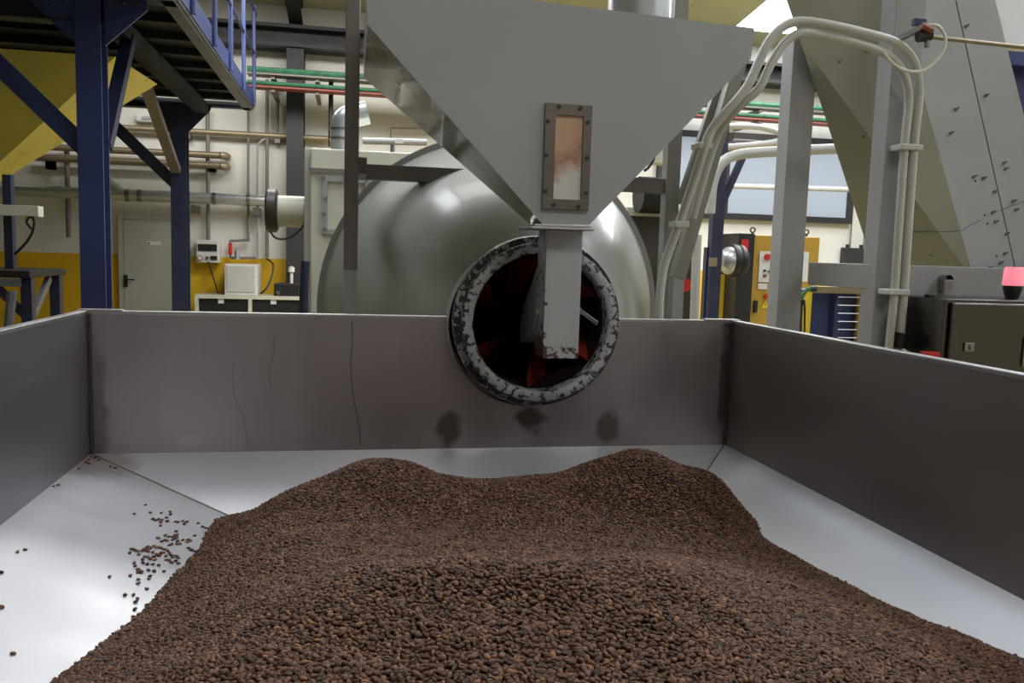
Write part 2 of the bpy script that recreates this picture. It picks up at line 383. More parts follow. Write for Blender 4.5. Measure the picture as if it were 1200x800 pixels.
MB().box((XR-.001, YF-rw, ZR-.001), (XR+rw, YB+rw, ZR+rt)).build('rim', M['rim'], binr, bevel=.002)
MB().box((XL, YF-rw, ZR-.001), (XR, YF, ZR+rt)).build('rim', M['rim'], binr, bevel=.002)
for sx, X in ((1, XL), (-1, XR)):        # folded corner plates on the rim
    MB().box((X-sx*rw, YB-.012, ZR+rt), (X+sx*.11, YB+rw, ZR+rt+.004)).build('corner_plate', M['rim'], binr)
    MB().cyl((X+sx*.004, YB-.004, ZB), (X+sx*.004, YB-.004, ZR), .006, 8).build('weld_seam', M['brownblack'], binr)
# slopes: seams leave the corners along (1, -KL/ms, -KL) and (-1, -KR/ms, -KR)
def zs(x, y): return ZB-min(ms*(YB-y), KL*(x-XL), KR*(XR-x), ms*(y-YF))
L = .85; Rr = .62
bl = Vector((XL, YB, ZB)); br_ = Vector((XR, YB, ZB)); fl = Vector((XL, YF, ZB)); fr = Vector((XR, YF, ZB))
# drop level shared by the four slopes
drop = .28
ibl = Vector((XL+drop/KL, YB-drop/ms, ZB-drop)); ibr = Vector((XR-drop/KR, YB-drop/ms, ZB-drop))
ifl = Vector((XL+drop/KL, YF+drop/ms, ZB-drop)); ifr = Vector((XR-drop/KR, YF+drop/ms, ZB-drop))
th = (0, 0, -.004)
for q in ((bl, br_, ibr, ibl), (bl, ibl, ifl, fl), (br_, fr, ifr, ibr), (fl, ifl, ifr, fr)):
    MB().prism(q, th).build('slope_panel', M['slope'], binr)
MB().prism((ibl, ibr, ifr, ifl), th).build('bottom_panel', M['slope'], binr)
for a, b in ((bl, ibl), (br_, ibr)):
    MB().tube([a, b], .0035, 6, 0).build('weld_seam', M['plate'], binr)
for X in (XL-.05, XR+.05):
    for Y in (YF+.05, 2.7):
        MB().box((X-.04, Y-.04, 0), (X+.04, Y+.04, ZR-.05)).build('leg', M['post'], binr)
# dried scratches and drips on the back wall
def drip(pxs, r=.0012, mat='brownblack'):
    MB().tube([Vector((at(a, b, YB).x, YB-.0005, at(a, b, YB).z)) for a, b in pxs], r, 4, 3).build('scratch', M[mat], binr)
drip([(412, 376), (413, 400), (411, 430), (415, 470), (421, 500), (422, 522)])
drip([(322, 395), (319, 420), (315, 435), (318, 455)], .0005)
drip([(275, 425), (272, 445), (278, 475), (286, 490), (290, 525)], .0005)

# ---------------------------------------------------------------- bean heap surface
PL = ((XL, 0, ZB), (KL, 0, 1)); PR = ((XR, 0, ZB), (-KR, 0, 1)); PBk = ((0, YB, ZB), (0, -ms, 1))
C = []
def c_at(px, py, y): p = at(px, py, y); C.append(p); return p
for a in [(345, 573, 2.42), (400, 551, 2.5), (447, 537, 2.5), (475, 541, 2.5), (510, 553, 2.47), (555, 563, 2.42), (600, 558, 2.42), (650, 556, 2.42), (690, 541, 2.45),
          (735, 528, 2.45), (765, 532, 2.45), (800, 546, 2.42), (828, 555, 2.39), (850, 570, 2.32)]:
    p = c_at(*a); C.append(Vector((p.x*1.09, p.y+.22, p.z-.17)))
for a in [(300, 640, 1.95), (400, 600, 2.15), (500, 600, 2.18), (600, 600, 2.15), (735, 595, 2.17), (820, 600, 2.15),
          (400, 650, 1.75), (520, 650, 1.72), (600, 649, 1.72), (700, 650, 1.72), (800, 655, 1.7), (890, 668, 1.68),
          (430, 662, 1.32), (520, 656, 1.24), (600, 655, 1.21), (700, 656, 1.21), (780, 661, 1.24), (850, 674, 1.32),
          (300, 700, 1.5), (420, 700, 1.16), (600, 700, 1.10), (780, 700, 1.10), (900, 705, 1.26), (1000, 720, 1.35),
          (250, 750, 1.28), (420, 750, 1.05), (600, 750, 1.0), (800, 750, 1.0), (950, 750, 1.1), (1090, 760, 1.2),
          (180, 800, 1.10), (400, 800, .95), (600, 800, .92), (850, 800, .92), (1050, 800, 1.0)]:
    c_at(*a)
for (x, y, z) in ((.12, 1.33, 1.10), (.28, 1.31, 1.10), (.45, 1.33, 1.09), (.1, 1.47, 1.045), (.25, 1.47, 1.04), (.45, 1.47, 1.035), (.6, 1.48, 1.04), (0, .5, 1.08), (.6, .5, 1.05), (-.5, .5, .90), (1.15, .5, .9), (0, 0, .95), (.6, 0, .95)):
    C.append(Vector((x, y, z)))
for (px, py, pl, ox, oy) in [(270, 606, PL, -.08, .06), (237, 640, PL, -.1, .02), (170, 715, PL, -.1, 0), (105, 768, PL, -.1, 0), (66, 798, PL, -.1, 0),
                             (876, 604, PR, .1, .0), (890, 625, PR, .1, 0), (935, 655, PR, .1, 0), (1000, 690, PR, .1, 0), (1100, 738, PR, .1, 0), (1200, 777, PR, .1, 0)]:
    p = on_plane(px, py, *pl); C.append(p+Vector((0, 0, .003))); C.append(p+Vector((ox, oy, -.05)))
CP = np.array([[p.x, p.y, p.z] for p in C])
def U(r2): return np.where(r2 > 0, r2*np.log(np.maximum(r2, 1e-12))*.5, 0)
n = len(CP); D2 = ((CP[:, None, :2]-CP[None, :, :2])**2).sum(-1)
A = np.zeros((n+3, n+3)); A[:n, :n] = U(D2)+np.eye(n)*5e-5; A[:n, n] = 1; A[:n, n+1:] = CP[:, :2]; A[n:, :n] = A[:n, n:].T
wts = np.linalg.solve(A, np.concatenate([CP[:, 2], [0, 0, 0]]))
def zp(x, y):
    x = np.asarray(x, float); y = np.asarray(y, float); out = np.empty(x.shape); f_ = x.ravel(); g_ = y.ravel(); o = np.empty(len(f_))
    for i in range(0, len(f_), 20000):
        a, b = f_[i:i+20000], g_[i:i+20000]
        r2 = (a[:, None]-CP[:, 0])**2+(b[:, None]-CP[:, 1])**2
        o[i:i+20000] = U(r2)@wts[:n]+wts[n]+wts[n+1]*a+wts[n+2]*b
    return o.reshape(x.shape)
def zslope(x, y): return ZB-np.minimum(np.minimum(ms*(YB-y), KL*(x-XL)), np.minimum(KR*(XR-x), np.minimum(ms*(y-YF), drop)))

# bean mesh: domed back, flat belly with a crease
sec = [(0, 3.1), (2.6, 2.4), (3.95, .4), (3.4, -1.3), (1.7, -2.0), (.65, -1.9), (0, -.6), (-.65, -1.9), (-1.7, -2.0), (-3.4, -1.3), (-3.95, .4), (-2.6, 2.4)]
bv = [(5.1, 0, .3)]; bf = []
ts = [.42, .95, PI/2, PI-.95, PI-.42]
for t in ts:
    s_ = math.sin(t)**.8
    for y_, z_ in sec: bv.append((5.1*math.cos(t), y_*s_, .3+(z_-.3)*s_))
bv.append((-5.1, 0, .3)); K = len(sec)
for j in range(K):
    bf.append((0, 1+(j+1) % K, 1+j)); e = 1+(len(ts)-1)*K; bf.append((len(bv)-1, e+j, e+(j+1) % K))
    for i in range(len(ts)-1):
        a = 1+i*K; bf.append((a+j, a+(j+1) % K, a+K+(j+1) % K, a+K+j))
def beanmat():
    ma, nt, b = newmat('roasted bean')
    oi = nt.nodes.new('ShaderNodeObjectInfo')
    col = ramp(nt, oi.outputs['Random'], [(0, srgb(58, 42, 34)), (.3, srgb(90, 65, 52)), (.7, srgb(114, 83, 66)), (.93, srgb(130, 94, 72)), (1, srgb(162, 116, 80))])
    tc = nt.nodes.new('ShaderNodeTexCoord'); sp = nt.nodes.new('ShaderNodeSeparateXYZ'); nt.links.new(tc.outputs['Object'], sp.inputs[0])
    ay = math_(nt, 'ABSOLUTE', sp.outputs[1]); inn = math_(nt, 'MULTIPLY', math_(nt, 'LESS_THAN', ay, .00062), math_(nt, 'LESS_THAN', sp.outputs[2], .0003))
    col = mixc(nt, math_(nt, 'MULTIPLY', inn, .85), col, srgb(40, 28, 22))
    nn = noise(nt, 400, 2); col = mixc(nt, math_(nt, 'MULTIPLY', nn, .35), col, srgb(70, 48, 38))
    nt.links.new(col, b.inputs['Base Color']); b.inputs['Roughness'].default_value = .5; b.inputs['Specular IOR Level'].default_value = .22
    return ma
M['bean'] = beanmat()
bme = bpy.data.meshes.new('coffee_bean'); bme.from_pydata([(a*.001, b*.001, c*.001) for a, b, c in bv], [], bf)
for p in bme.polygons: p.use_smooth = True
bme.materials.append(M['bean'])
M['bean_bed'] = paint('bean bed', (52, 38, 32), .8, .3, 120)

# sample positions over the heap
def layer(sp, jit, off, spread, x_off=0):
    """one loose layer of beans: hexagonal rows knocked out of order"""
    xs = np.arange(XL+.01, XR-.01, sp); ys = np.arange(.45, 2.95, sp*.87)
    gx, gy = np.meshgrid(xs, ys); gx = gx+((np.arange(len(ys)) % 2)*sp/2)[:, None]+x_off
    gx = gx+rng.uniform(-jit, jit, gx.shape)*sp; gy = gy+x_off+rng.uniform(-jit, jit, gy.shape)*sp
    gz = zp(gx, gy)
    lump = .005*np.sin(gx*23+1.3*np.sin(gy*17))*np.sin(gy*19+np.sin(gx*13))
    gz = gz+lump*np.clip((gz-zslope(gx, gy))/.05, 0, 1)+off
    ok = gz > zslope(gx, gy)+rng.uniform(-.003, .005, gx.shape)
    return gx[ok], gy[ok], np.maximum(gz[ok], zslope(gx[ok], gy[ok])+.0025)+rng.uniform(-spread, spread, ok.sum())
la = layer(.0083, .30, 0, .0018); lb = layer(.0083, .33, -.0042, .0012, .0039)
X, Y, Z = (np.concatenate([p, q]) for p, q in zip(la, lb))
N = len(X); top = np.arange(N) < len(la[0])
rot = np.stack([np.where(rng.random(N) < .5, 0, PI)+rng.normal(0, .75, N), rng.normal(0, .28, N), rng.uniform(0, 2*PI, N)], 1)
scl = rng.uniform(.92, 1.18, (N, 1))*rng.uniform(.93, 1.07, (N, 3))
# drop what the frame below can never show: beans nearer than the frame edge are kept for side views
P3 = np.stack([X, Y, Z], 1)-np.array(CAM); dep = P3@np.array(fw); u_ = 600+F_PX*(P3@np.array(cr))/dep; v_ = 400-F_PX*(P3@np.array(cu))/dep
inside = top & (u_ > 6) & (u_ < 1194) & (v_ < 792) & (v_ > 400)
order = np.argsort(np.where(inside, dep, 1e9))[:170]
single = np.zeros(N, bool); single[order] = True
first = None
for i in order:
    o = bpy.data.objects.new('coffee_bean', bme); COL.objects.link(o)
    o.location = (X[i], Y[i], Z[i]); o.rotation_euler = tuple(rot[i]); o.scale = tuple(scl[i])
    tag(o, 'roasted coffee bean on the nearest crown of the heap', 'coffee bean', 'coffee beans on the near top of the heap')
    first = first or o
# surface mesh under the beans + instance points in one stuff object
gs = .02; ax = np.arange(XL+.005, XR, gs); ay = np.arange(.3, 2.98, gs); hx, hy = np.meshgrid(ax, ay); hz = zp(hx, hy)-.009
sl = zslope(hx, hy); hz2 = np.where(hz > sl, hz, sl-.01)
nx, ny = len(ax), len(ay); nv = nx*ny; faces = []
good = hz > sl-.004
for j in range(ny-1):
    for i in range(nx-1):
        if good[j, i] or good[j, i+1] or good[j+1, i] or good[j+1, i+1]:
            faces.append((j*nx+i, j*nx+i+1, (j+1)*nx+i+1, (j+1)*nx+i))
keep = ~single
verts = np.concatenate([np.stack([hx.ravel(), hy.ravel(), hz2.ravel()], 1), np.stack([X[keep], Y[keep], Z[keep]], 1)])
pm = bpy.data.meshes.new('bean_heap'); pm.from_pydata(verts.tolist(), [], faces); pm.materials.append(M['bean_bed'])
for p in pm.polygons: p.use_smooth = True
nk = int(keep.sum())
a = pm.attributes.new('is_bean', 'BOOLEAN', 'POINT'); a.data.foreach_set('value', np.concatenate([np.zeros(nv, bool), np.ones(nk, bool)]))
a = pm.attributes.new('bean_rot', 'FLOAT_VECTOR', 'POINT'); a.data.foreach_set('vector', np.concatenate([np.zeros((nv, 3)), rot[keep]]).ravel().astype(np.float32))
a = pm.attributes.new('bean_scale', 'FLOAT_VECTOR', 'POINT'); a.data.foreach_set('vector', np.concatenate([np.ones((nv, 3)), scl[keep]]).ravel().astype(np.float32))
heap = bpy.data.objects.new('bean_heap', pm); COL.objects.link(heap)
tag(heap, 'heap of roasted brown coffee beans filling the steel bin', 'coffee beans', None, 'stuff')
ng = bpy.data.node_groups.new('scatter_beans', 'GeometryNodeTree')
ng.interface.new_socket('Geometry', in_out='INPUT', socket_type='NodeSocketGeometry'); ng.interface.new_socket('Geometry', in_out='OUTPUT', socket_type='NodeSocketGeometry')
gi = ng.nodes.new('NodeGroupInput'); go = ng.nodes.new('NodeGroupOutput'); iop = ng.nodes.new('GeometryNodeInstanceOnPoints'); obn = ng.nodes.new('GeometryNodeObjectInfo'); jn = ng.nodes.new('GeometryNodeJoinGeometry')
obn.inputs['Object'].default_value = first; obn.transform_space = 'ORIGINAL'
def attr(nm, ty):
    q = ng.nodes.new('GeometryNodeInputNamedAttribute'); q.data_type = ty; q.inputs[0].default_value = nm
    return next(o_ for o_ in q.outputs if o_.enabled and o_.name == 'Attribute')
L_ = ng.links.new
L_(gi.outputs[0], iop.inputs['Points']); L_(obn.outputs['Geometry'], iop.inputs['Instance']); L_(attr('is_bean', 'BOOLEAN'), iop.inputs['Selection'])
e2r = ng.nodes.new('FunctionNodeEulerToRotation'); L_(attr('bean_rot', 'FLOAT_VECTOR'), e2r.inputs[0]); L_(e2r.outputs[0], iop.inputs['Rotation']); L_(attr('bean_scale', 'FLOAT_VECTOR'), iop.inputs['Scale'])
L_(gi.outputs[0], jn.inputs[0]); L_(iop.outputs[0], jn.inputs[0]); L_(jn.outputs[0], go.inputs[0])
md = heap.modifiers.new('beans', 'NODES'); md.node_group = ng
print('BEANS', N)
# loose beans lying on the slopes
loose = [(455,246),(420,274),(470,270),(504,271),(532,268),(533,276),(478,290),(486,294),(495,291),(505,294),(503,300),(521,286),(523,297),(502,311),(549,298),(557,300),(572,297),(576,306),(584,299),
 (620,303),(634,314),(643,318),(653,321),(662,325),(672,327),(609,342),(551,329),(553,340),(545,342),(538,346),(547,351),(553,347),(517,342),(495,350),(505,360),(515,356),(524,358),(527,346),(540,355),(530,372),(536,369),
 (555,360),(553,368),(563,367),(572,356),(588,355),(596,358),(585,362),(590,381),(598,387),(605,390),(411,384),(420,386),(430,390),(406,396),(434,401),(445,390),(450,384),(461,378),(465,384),(456,387),(462,392),
 (470,381),(482,375),(488,379),(496,378),(505,381),(515,385),(525,390),(478,395),(490,401),(481,408),(497,405),(503,397),(511,395),(530,397),(519,406),(536,404),(541,410),(552,406),(557,412),(452,408),(446,417),
 (463,409),(470,415),(484,418),(447,427),(461,431),(478,432),(496,434),(420,428),(423,437),(431,447),(436,452),(443,457),(432,456),(464,450),(482,453),(513,454),(520,418),(530,420),(537,426),(558,429),(550,421),
 (557,453),(545,463),(408,467),(433,479),(469,469),(466,477),(432,492),(459,508),(418,527),(391,527),(430,540),(424,549),(422,573),(458,560),(343,470),(55,393),(79,386),(3,457),(5,566),(41,711),
 (270,112),(277,104),(296,98),(309,105),(345,126),(360,130),(247,132),(182,184),(285,95),(302,92),(278,116),(168,188)]
for (lx, ly) in loose:
    px, py = lx/2.6675, 500+ly/2.6675
    p = on_plane(px, py, *PL)
    if p.y > YB-(p.x-XL)*KL/ms-.01: p = Vector((p.x, YB-(p.x-XL)*KL/ms-.012, 0)); p.z = ZB-KL*(p.x-XL)
    o = bpy.data.objects.new('coffee_bean', bme); COL.objects.link(o); k = random.uniform(1.02, 1.25)
    o.location = (p.x, p.y, p.z+.0022); o.rotation_euler = (random.choice((0, PI))+KL*.0, math.atan(KL), random.uniform(0, 6.28)); o.scale = (k, k, k)
    if abs(o.rotation_euler[0]) > 1: o.location.z += .001
    far = ly < 200
    tag(o, 'roasted coffee bean lying in the far left corner of the bin' if far else ('roasted coffee bean scattered loose on the bright left slope of the bin' if px > 140 or ly < 380 else 'lone coffee bean on the left slope near the left edge of the picture'),
        'coffee bean', 'beans in the far left corner of the bin' if far else ('loose beans scattered on the left slope' if px > 140 or ly < 380 else 'lone beans at the left edge'))

# ---------------------------------------------------------------- roaster drum
drum = thing('roaster_drum', 'large round pale grey roaster drum behind the bin with a dished front', 'roaster', (AX-.02, 3.9, 0))
dc = (AX-.02, 0, AZ-.02)
prof = [(.292, 2.93), (.292, 3.06)]
for i in range(15):
    t = i/14; r = .30+(.752-.30)*t; y = 3.06+.62*(t**1.7)*1.0+.04*t
    prof.append((r, y))
prof += [(.755, 3.74)]
MB().lathe(prof, dc, n=96).build('dished_front', M['drum'], drum, smooth=True)
MB().lathe([(.73, 3.735), (.775, 3.735), (.775, 3.80), (.755, 3.80), (.755, 5.1), (.73, 5.2), (0.001, 5.2)], dc, n=96).build('drum_shell', M['drum'], drum, smooth=True)
MB().lathe([(.752, 3.722), (.778, 3.722), (.778, 3.736), (.752, 3.736), (.752, 3.722)], dc, n=96).build('rim_flange', M['post'], drum, smooth=True)
rc = (AX, 0, AZ)
MB().lathe([(.292, 2.875), (.30, 2.875), (.30, 2.93), (.292, 2.935)], rc, n=72).build('neck', M['drum'], drum, smooth=True)
MB().lathe([(.262, 2.875), (.300, 2.872), (.304, 2.885), (.304, 2.905)], rc, n=72).build('neck_flange', M['ring'], drum, smooth=True)
MB().lathe([(.240, 2.88), (.240, 2.822), (.246, 2.816), (.272, 2.816), (.279, 2.822), (.279, 2.876), (.24, 2.88)], rc, n=96).build('mouth_ring', M['ring'], drum, smooth=True, sharp=50)
MB().lathe([(.2405, 2.82), (.2405, 3.1), (.285, 3.12), (.70, 3.76), (.72, 5.1), (.001, 5.15)], rc, n=64).build('drum_lining', M['inner'], drum, smooth=True)
for i in range(6):                        # helical blades
    vs = []; fs = []; nn_ = 14; a0 = i*2*PI/6+.42
    for k in range(nn_+1):
        t = k/nn_; a = a0+t*1.5; y = 2.885+t*.8; ro = .237 if t < .24 else .237+(t-.24)*.30; ri = ro-.03-.13*min(1, t*4)
        for r in (ro, ri):
            for dy in (0, .004): vs.append((AX+r*math.cos(a), y+dy+(0 if r == ro else .05), AZ+r*math.sin(a)))
    for k in range(nn_):
        b = 4*k; fs += [(b, b+2, b+6, b+4), (b+1, b+5, b+7, b+3), (b, b+4, b+5, b+1), (b+2, b+3, b+7, b+6)]
    fs += [(0, 1, 3, 2), (4*nn_, 4*nn_+2, 4*nn_+3, 4*nn_+1)]
    MB().add(vs, fs).build('blade', M['vane'], drum, smooth=True)
for a in (2.55, .6, -.5, -2.3):           # flange bolts
    MB().cyl((AX+.289*math.cos(a), 2.868, AZ+.289*math.sin(a)), (AX+.289*math.cos(a), 2.872, AZ+.289*math.sin(a)), .009, 8).build('bolt', M['brownblack'], drum)
for sx in (-.45, .45):
    MB().box((AX+sx-.06, 4.0, 0), (AX+sx+.06, 5.0, .86)).build('support', M['post'], drum)

# ---------------------------------------------------------------- feed hopper
YH = 2.6; YHb = 3.02
P = {k: at(*v, YH) for k, v in dict(tl=(431, -24), l=(431, 29), ol=(636, 263), orr=(691, 263), r=(880, 69), tr=(884, 33)).items()}
hop = thing('feed_hopper', 'big grey tapered feed hopper with a small sight window hanging over the drum mouth', 'hopper', ((P['ol'].x+P['orr'].x)/2, YH, P['ol'].z))
def back(p, d, dx=0): return Vector((p.x+dx, p.y+d, p.z))
dp = .78
TL, Lf, OL, OR, Rt, TR = [P[k] for k in ('tl', 'l', 'ol', 'orr', 'r', 'tr')]
MB().prism([TL, Lf, OL, OR, Rt, TR], (0, .003, 0)).build('front_plate', M['grey'], hop)
MB().prism([Lf+Vector((0, .003, 0)), OL+Vector((0, .003, 0)), back(OL, .16), back(Lf, dp)], (.003, 0, 0)).build('side_plate', M['grey_tan_sheen'], hop)
MB().prism([Rt+Vector((0, .003, 0)), OR+Vector((0, .003, 0)), back(OR, .16), back(Rt, dp)], (-.003, 0, 0)).build('side_plate', M['grey_tan_sheen'], hop)
MB().prism([TL+Vector((0, .003, 0)), Lf+Vector((0, .003, 0)), back(Lf, dp), back(TL, dp)], (.003, 0, 0)).build('side_plate', M['grey'], hop)
MB().prism([TR+Vector((0, .003, 0)), Rt+Vector((0, .003, 0)), back(Rt, dp), back(TR, dp)], (-.003, 0, 0)).build('side_plate', M['grey'], hop)
MB().prism([back(TL, dp), back(Lf, dp), back(OL, .16), back(OR, .16), back(Rt, dp), back(TR, dp)], (0, -.003, 0)).build('back_plate', M['grey_tan_sheen'], hop)
fl_c = at(656, 266, YH)
MB().box((OL.x-.04, YH-.015, fl_c.z-.008), (OR.x+.012, YH+.19, fl_c.z-.001)).box((OL.x-.028, YH-.01, fl_c.z+.001), (OR.x+.004, YH+.18, fl_c.z+.007)).build('outlet_flange', M['rim'], hop, bevel=.001)
# sight window
q = [at(638, 121, YH), at(693, 124, YH), at(689, 246, YH), at(635, 245, YH)]; qc = sum(q, Vector())/4
hw = (q[1].x-q[0].x)/2; hh = (q[0].z-q[3].z)/2; wx, wz = qc.x, qc.z; fwid = .034
mb = MB(); Y0, Y1 = YH-.012, YH-.0005
mb.box((wx-hw, Y0, wz-hh), (wx+hw, Y1, wz-hh+.032)).box((wx-hw, Y0, wz+hh-.036), (wx+hw, Y1, wz+hh)).box((wx-hw, Y0, wz-hh+.032), (wx-hw+.035, Y1, wz+hh-.036)).box((wx+hw-.028, Y0, wz-hh+.032), (wx+hw, Y1, wz+hh-.036))
wf = mb.build('window_frame', M['plate'], hop, bevel=.001)
def sightmat():
    ma, nt, b = newmat('dusty sight glass')
    tc = nt.nodes.new('ShaderNodeTexCoord'); sp = nt.nodes.new('ShaderNodeSeparateXYZ'); nt.links.new(tc.outputs['Object'], sp.inputs[0])
    v = math_(nt, 'ADD', math_(nt, 'SUBTRACT', sp.outputs[2], wz-.035), math_(nt, 'MULTIPLY', math_(nt, 'SUBTRACT', noise(nt, 18, 5), .5), .16))
    v = math_(nt, 'SUBTRACT', v, math_(nt, 'MULTIPLY', math_(nt, 'SUBTRACT', sp.outputs[0], wx), .7))
    mr = nt.nodes.new('ShaderNodeMapRange'); mr.inputs[1].default_value = -.03; mr.inputs[2].default_value = .16; nt.links.new(v, mr.inputs[0])
    nt.links.new(ramp(nt, mr.outputs[0], [(0, srgb(222, 218, 214)), (.12, srgb(206, 184, 170)), (.3, srgb(176, 132, 108)), (.6, srgb(206, 164, 136)), (1, srgb(212, 174, 142))]), b.inputs['Base Color'])
    b.inputs['Roughness'].default_value = .2; b.inputs['Coat Weight'].default_value = .6; return ma
MB().box((wx-hw+.033, YH-.005, wz-hh+.03), (wx+hw-.026, YH-.001, wz+hh-.034)).build('sight_glass', sightmat(), hop)
for (bx, by) in ((655, 125), (680, 127), (642, 142), (689, 143), (640, 182), (688, 185), (639, 224), (687, 226), (649, 240), (678, 242)):
    p = at(bx, by, Y0); MB().cyl((p.x, Y0+.001, p.z), (p.x, Y0-.006, p.z), .006, 8).build('bolt', M['brownblack'], wf)
# exhaust cylinder above the hopper
p = at(749, 10, 3.1)
exh = MB().cyl((p.x, 3.1, 2.2), (p.x, 3.1, cz(3.1)-.02), .118, 32).build('exhaust_duct', M['galv'], None, smooth=True)
tag(exh, 'round steel duct rising from behind the top of the feed hopper', 'duct')

# feed chute
YC = 2.65
c0 = at(640, 300, YC); c1 = at(682, 300, YC); zt = fl_c.z-.009; zb_ = at(657, 420, YC).z
M['chute'] = chipped('worn chute paint', (188, 190, 192), (88, 66, 60), (.70), 40, zb_, zb_+.13, c0.x)
ch = thing('feed_chute', 'square grey feed chute with flaking paint hanging into the round drum mouth', 'chute', (c0.x, YC, zb_))
tk = .004; x0, x1, y0, y1 = c0.x, c1.x, YC, YC+.125
mb = MB().box((x0, y0, zb_), (x1, y0+tk, zt)).box((x0, y1-tk, zb_+.09), (x1, y1, zt)).box((x0, y0+tk, zb_), (x0+tk, y1-tk, zt)).box((x1-tk, y0+tk, zb_), (x1, y1-tk, zt))
mb.build('chute_body', M['chute'], ch, bevel=.0015)
sp_ = [Vector((x0+.002, y1, at(628, 310, y1).z)), Vector((x0+.002, 3.0, at(612, 350, 3.0).z-.03)), Vector((x0+.002, 3.05, at(606, 385, 3.0).z)), Vector((x0+.002, 3.03, at(606, 402, 3.0).z)), Vector((x0+.002, y1, at(629, 380, y1).z))]
MB().prism(sp_, (x1-x0-.004, 0, 0)).build('spout', M['grey'], ch)
p = at(681, 364, YC+.06); lv = MB().cyl((x1-.001, YC+.06, p.z), (x1+.02, YC+.06, p.z), .011, 12).build('lever', M['brass'], ch)
MB().bar((x1+.015, YC+.04, p.z), (x1+.055, YC-.02, p.z-.035), .008, .012).build('handle', M['zinc'], lv)
MB().cyl((x0-.012, YC+.08, p.z-.01), (x0+.001, YC+.08, p.z-.01), .012, 12).build('pivot_bolt', M['post'], ch)

# ---------------------------------------------------------------- hopper support frame (left post, cross beam)
fr_ = thing('hopper_frame', 'grey steel frame with a square post left of the hopper and a brown-grey cross beam', 'steel frame', (0, 3.2, 0))
pl = at(412, 185, 3.2); pw = .052
zj = at(412, 316, 3.2).z
MB().box((pl.x-pw/2, 3.2-pw/2, zj), (pl.x+pw/2, 3.2+pw/2, 4.6)).build('post', M['taupe'], fr_, bevel=.003)
MB().box((pl.x-pw/2+.002, 3.2-pw/2+.002, 0), (pl.x+pw/2-.002, 3.2+pw/2-.002, zj)).build('post', M['post'], fr_)
bz = at(500, 196, 3.2).z-.0; xr = at(792, 210, 3.4).x
MB().box((pl.x+pw/2, 3.44, bz-.035), (xr, 3.49, bz+.025)).box((pl.x+pw/2-.01, 3.2, bz-.035), (pl.x+pw/2+.03, 3.46, bz+.025)).build('cross_beam', M['taupe'], fr_)
a_, b_ = at(789, 150, 3.45), at(789, 290, 3.45)
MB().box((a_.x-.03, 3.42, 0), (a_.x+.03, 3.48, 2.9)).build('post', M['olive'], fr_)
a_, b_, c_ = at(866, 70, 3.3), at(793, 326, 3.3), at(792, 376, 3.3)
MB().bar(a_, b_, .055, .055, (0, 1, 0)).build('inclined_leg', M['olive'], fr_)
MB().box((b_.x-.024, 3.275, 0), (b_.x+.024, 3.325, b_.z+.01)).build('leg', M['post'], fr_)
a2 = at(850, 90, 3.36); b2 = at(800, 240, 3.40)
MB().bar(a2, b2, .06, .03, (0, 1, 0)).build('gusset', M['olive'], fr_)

# ---------------------------------------------------------------- right frame, conduits
rf = thing('machine_frame', 'grey painted steel frame of two tall posts and a rail on the right', 'steel frame', (2.1, 3.3, 0))
pA = at(930, 200, 3.62); wA = 28*3.7/976
MB().box((at(921, 200, 3.6).x, 3.6, 0), (at(949, 200, 3.6).x, 3.7, at(935, 44, 3.6).z)).build('post', M['post'], rf, bevel=.004)
xb0 = at(1036, 200, 3.14).x; xb1 = at(1071, 200, 3.14).x
MB().box((xb0, 3.14, 0), (xb1, 3.24, 3.2)).build('post', M['post'], rf, bevel=.004)
zt2 = 1.625; zb2 = at(983, 336, 3.4).z
MB().prism([Vector((at(948, 310, 3.62).x, 3.62, zb2)), Vector((xb0, 3.18, zb2)), Vector((xb0, 3.18, zt2)), Vector((at(948, 310, 3.62).x, 3.62, zt2))], (.03, .05, 0)).build('rail', M['post'], rf, bevel=.003)
MB().box((xb1, 3.3, zb2-.03), (at(1290, 330, 3.3).x, 3.34, zt2)).box((xb1-.05, 3.2, zb2-.03), (xb1-.01, 3.34, zt2)).build('rail', M['post'], rf, bevel=.003)
MB().box((at(1285, 330, 3.25).x, 3.25, 0), (at(1285, 330, 3.25).x+.1, 3.35, 3.0)).build('post', M['post'], rf)

def pipe(name, pts, r, mat, label, cat, group=None, n=12, sm=3, parent=None):
    P_ = [at(*p) for p in pts]; o = MB().tube(P_, r, n, sm).build(name, M[mat], parent, smooth=True, sharp=60)
    if parent is None: tag(o, label, cat, group)
    return o
outer = [(1055, 392, 3.08), (1059, 345, 3.08), (1066, 240, 3.08), (1072, 160, 3.08), (1077, 110, 3.08), (1071, 72, 3.06), (1050, 50, 3.04), (1015, 39, 3.02), (975, 30, 3), (940, 25, 3), (918, 31, 3), (900, 50, 3), (886, 80, 3), (874, 104, 3), (852, 130, 3.02), (834, 152, 3.05), (825, 175, 3.05), (812, 215, 3.08), (795, 265, 3.1), (780, 305, 3.12), (774, 340, 3.12), (772, 385, 3.12), (772, 430, 3.12)]
inner = [(1039, 435, 3.08), (1043, 395, 3.08), (1048, 345, 3.08), (1055, 240, 3.08), (1061, 160, 3.08), (1065, 115, 3.08), (1058, 84, 3.06), (1038, 63, 3.05), (1000, 50, 3.03), (965, 42, 3.02), (940, 38, 3), (920, 50, 3), (903, 76, 3), (890, 103, 3), (868, 123, 3.03), (848, 146, 3.08), (836, 172, 3.12), (825, 208, 3.15), (812, 255, 3.2)]
pipe('cable_conduit', outer, .0175, 'conduit', 'outer pale conduit arching from right post to hopper, ending in a black fitting', 'conduit', n=14)
pipe('cable_conduit', inner, .0165, 'conduit', 'inner pale conduit of the pair arching from the right post to the hopper', 'conduit', n=14)
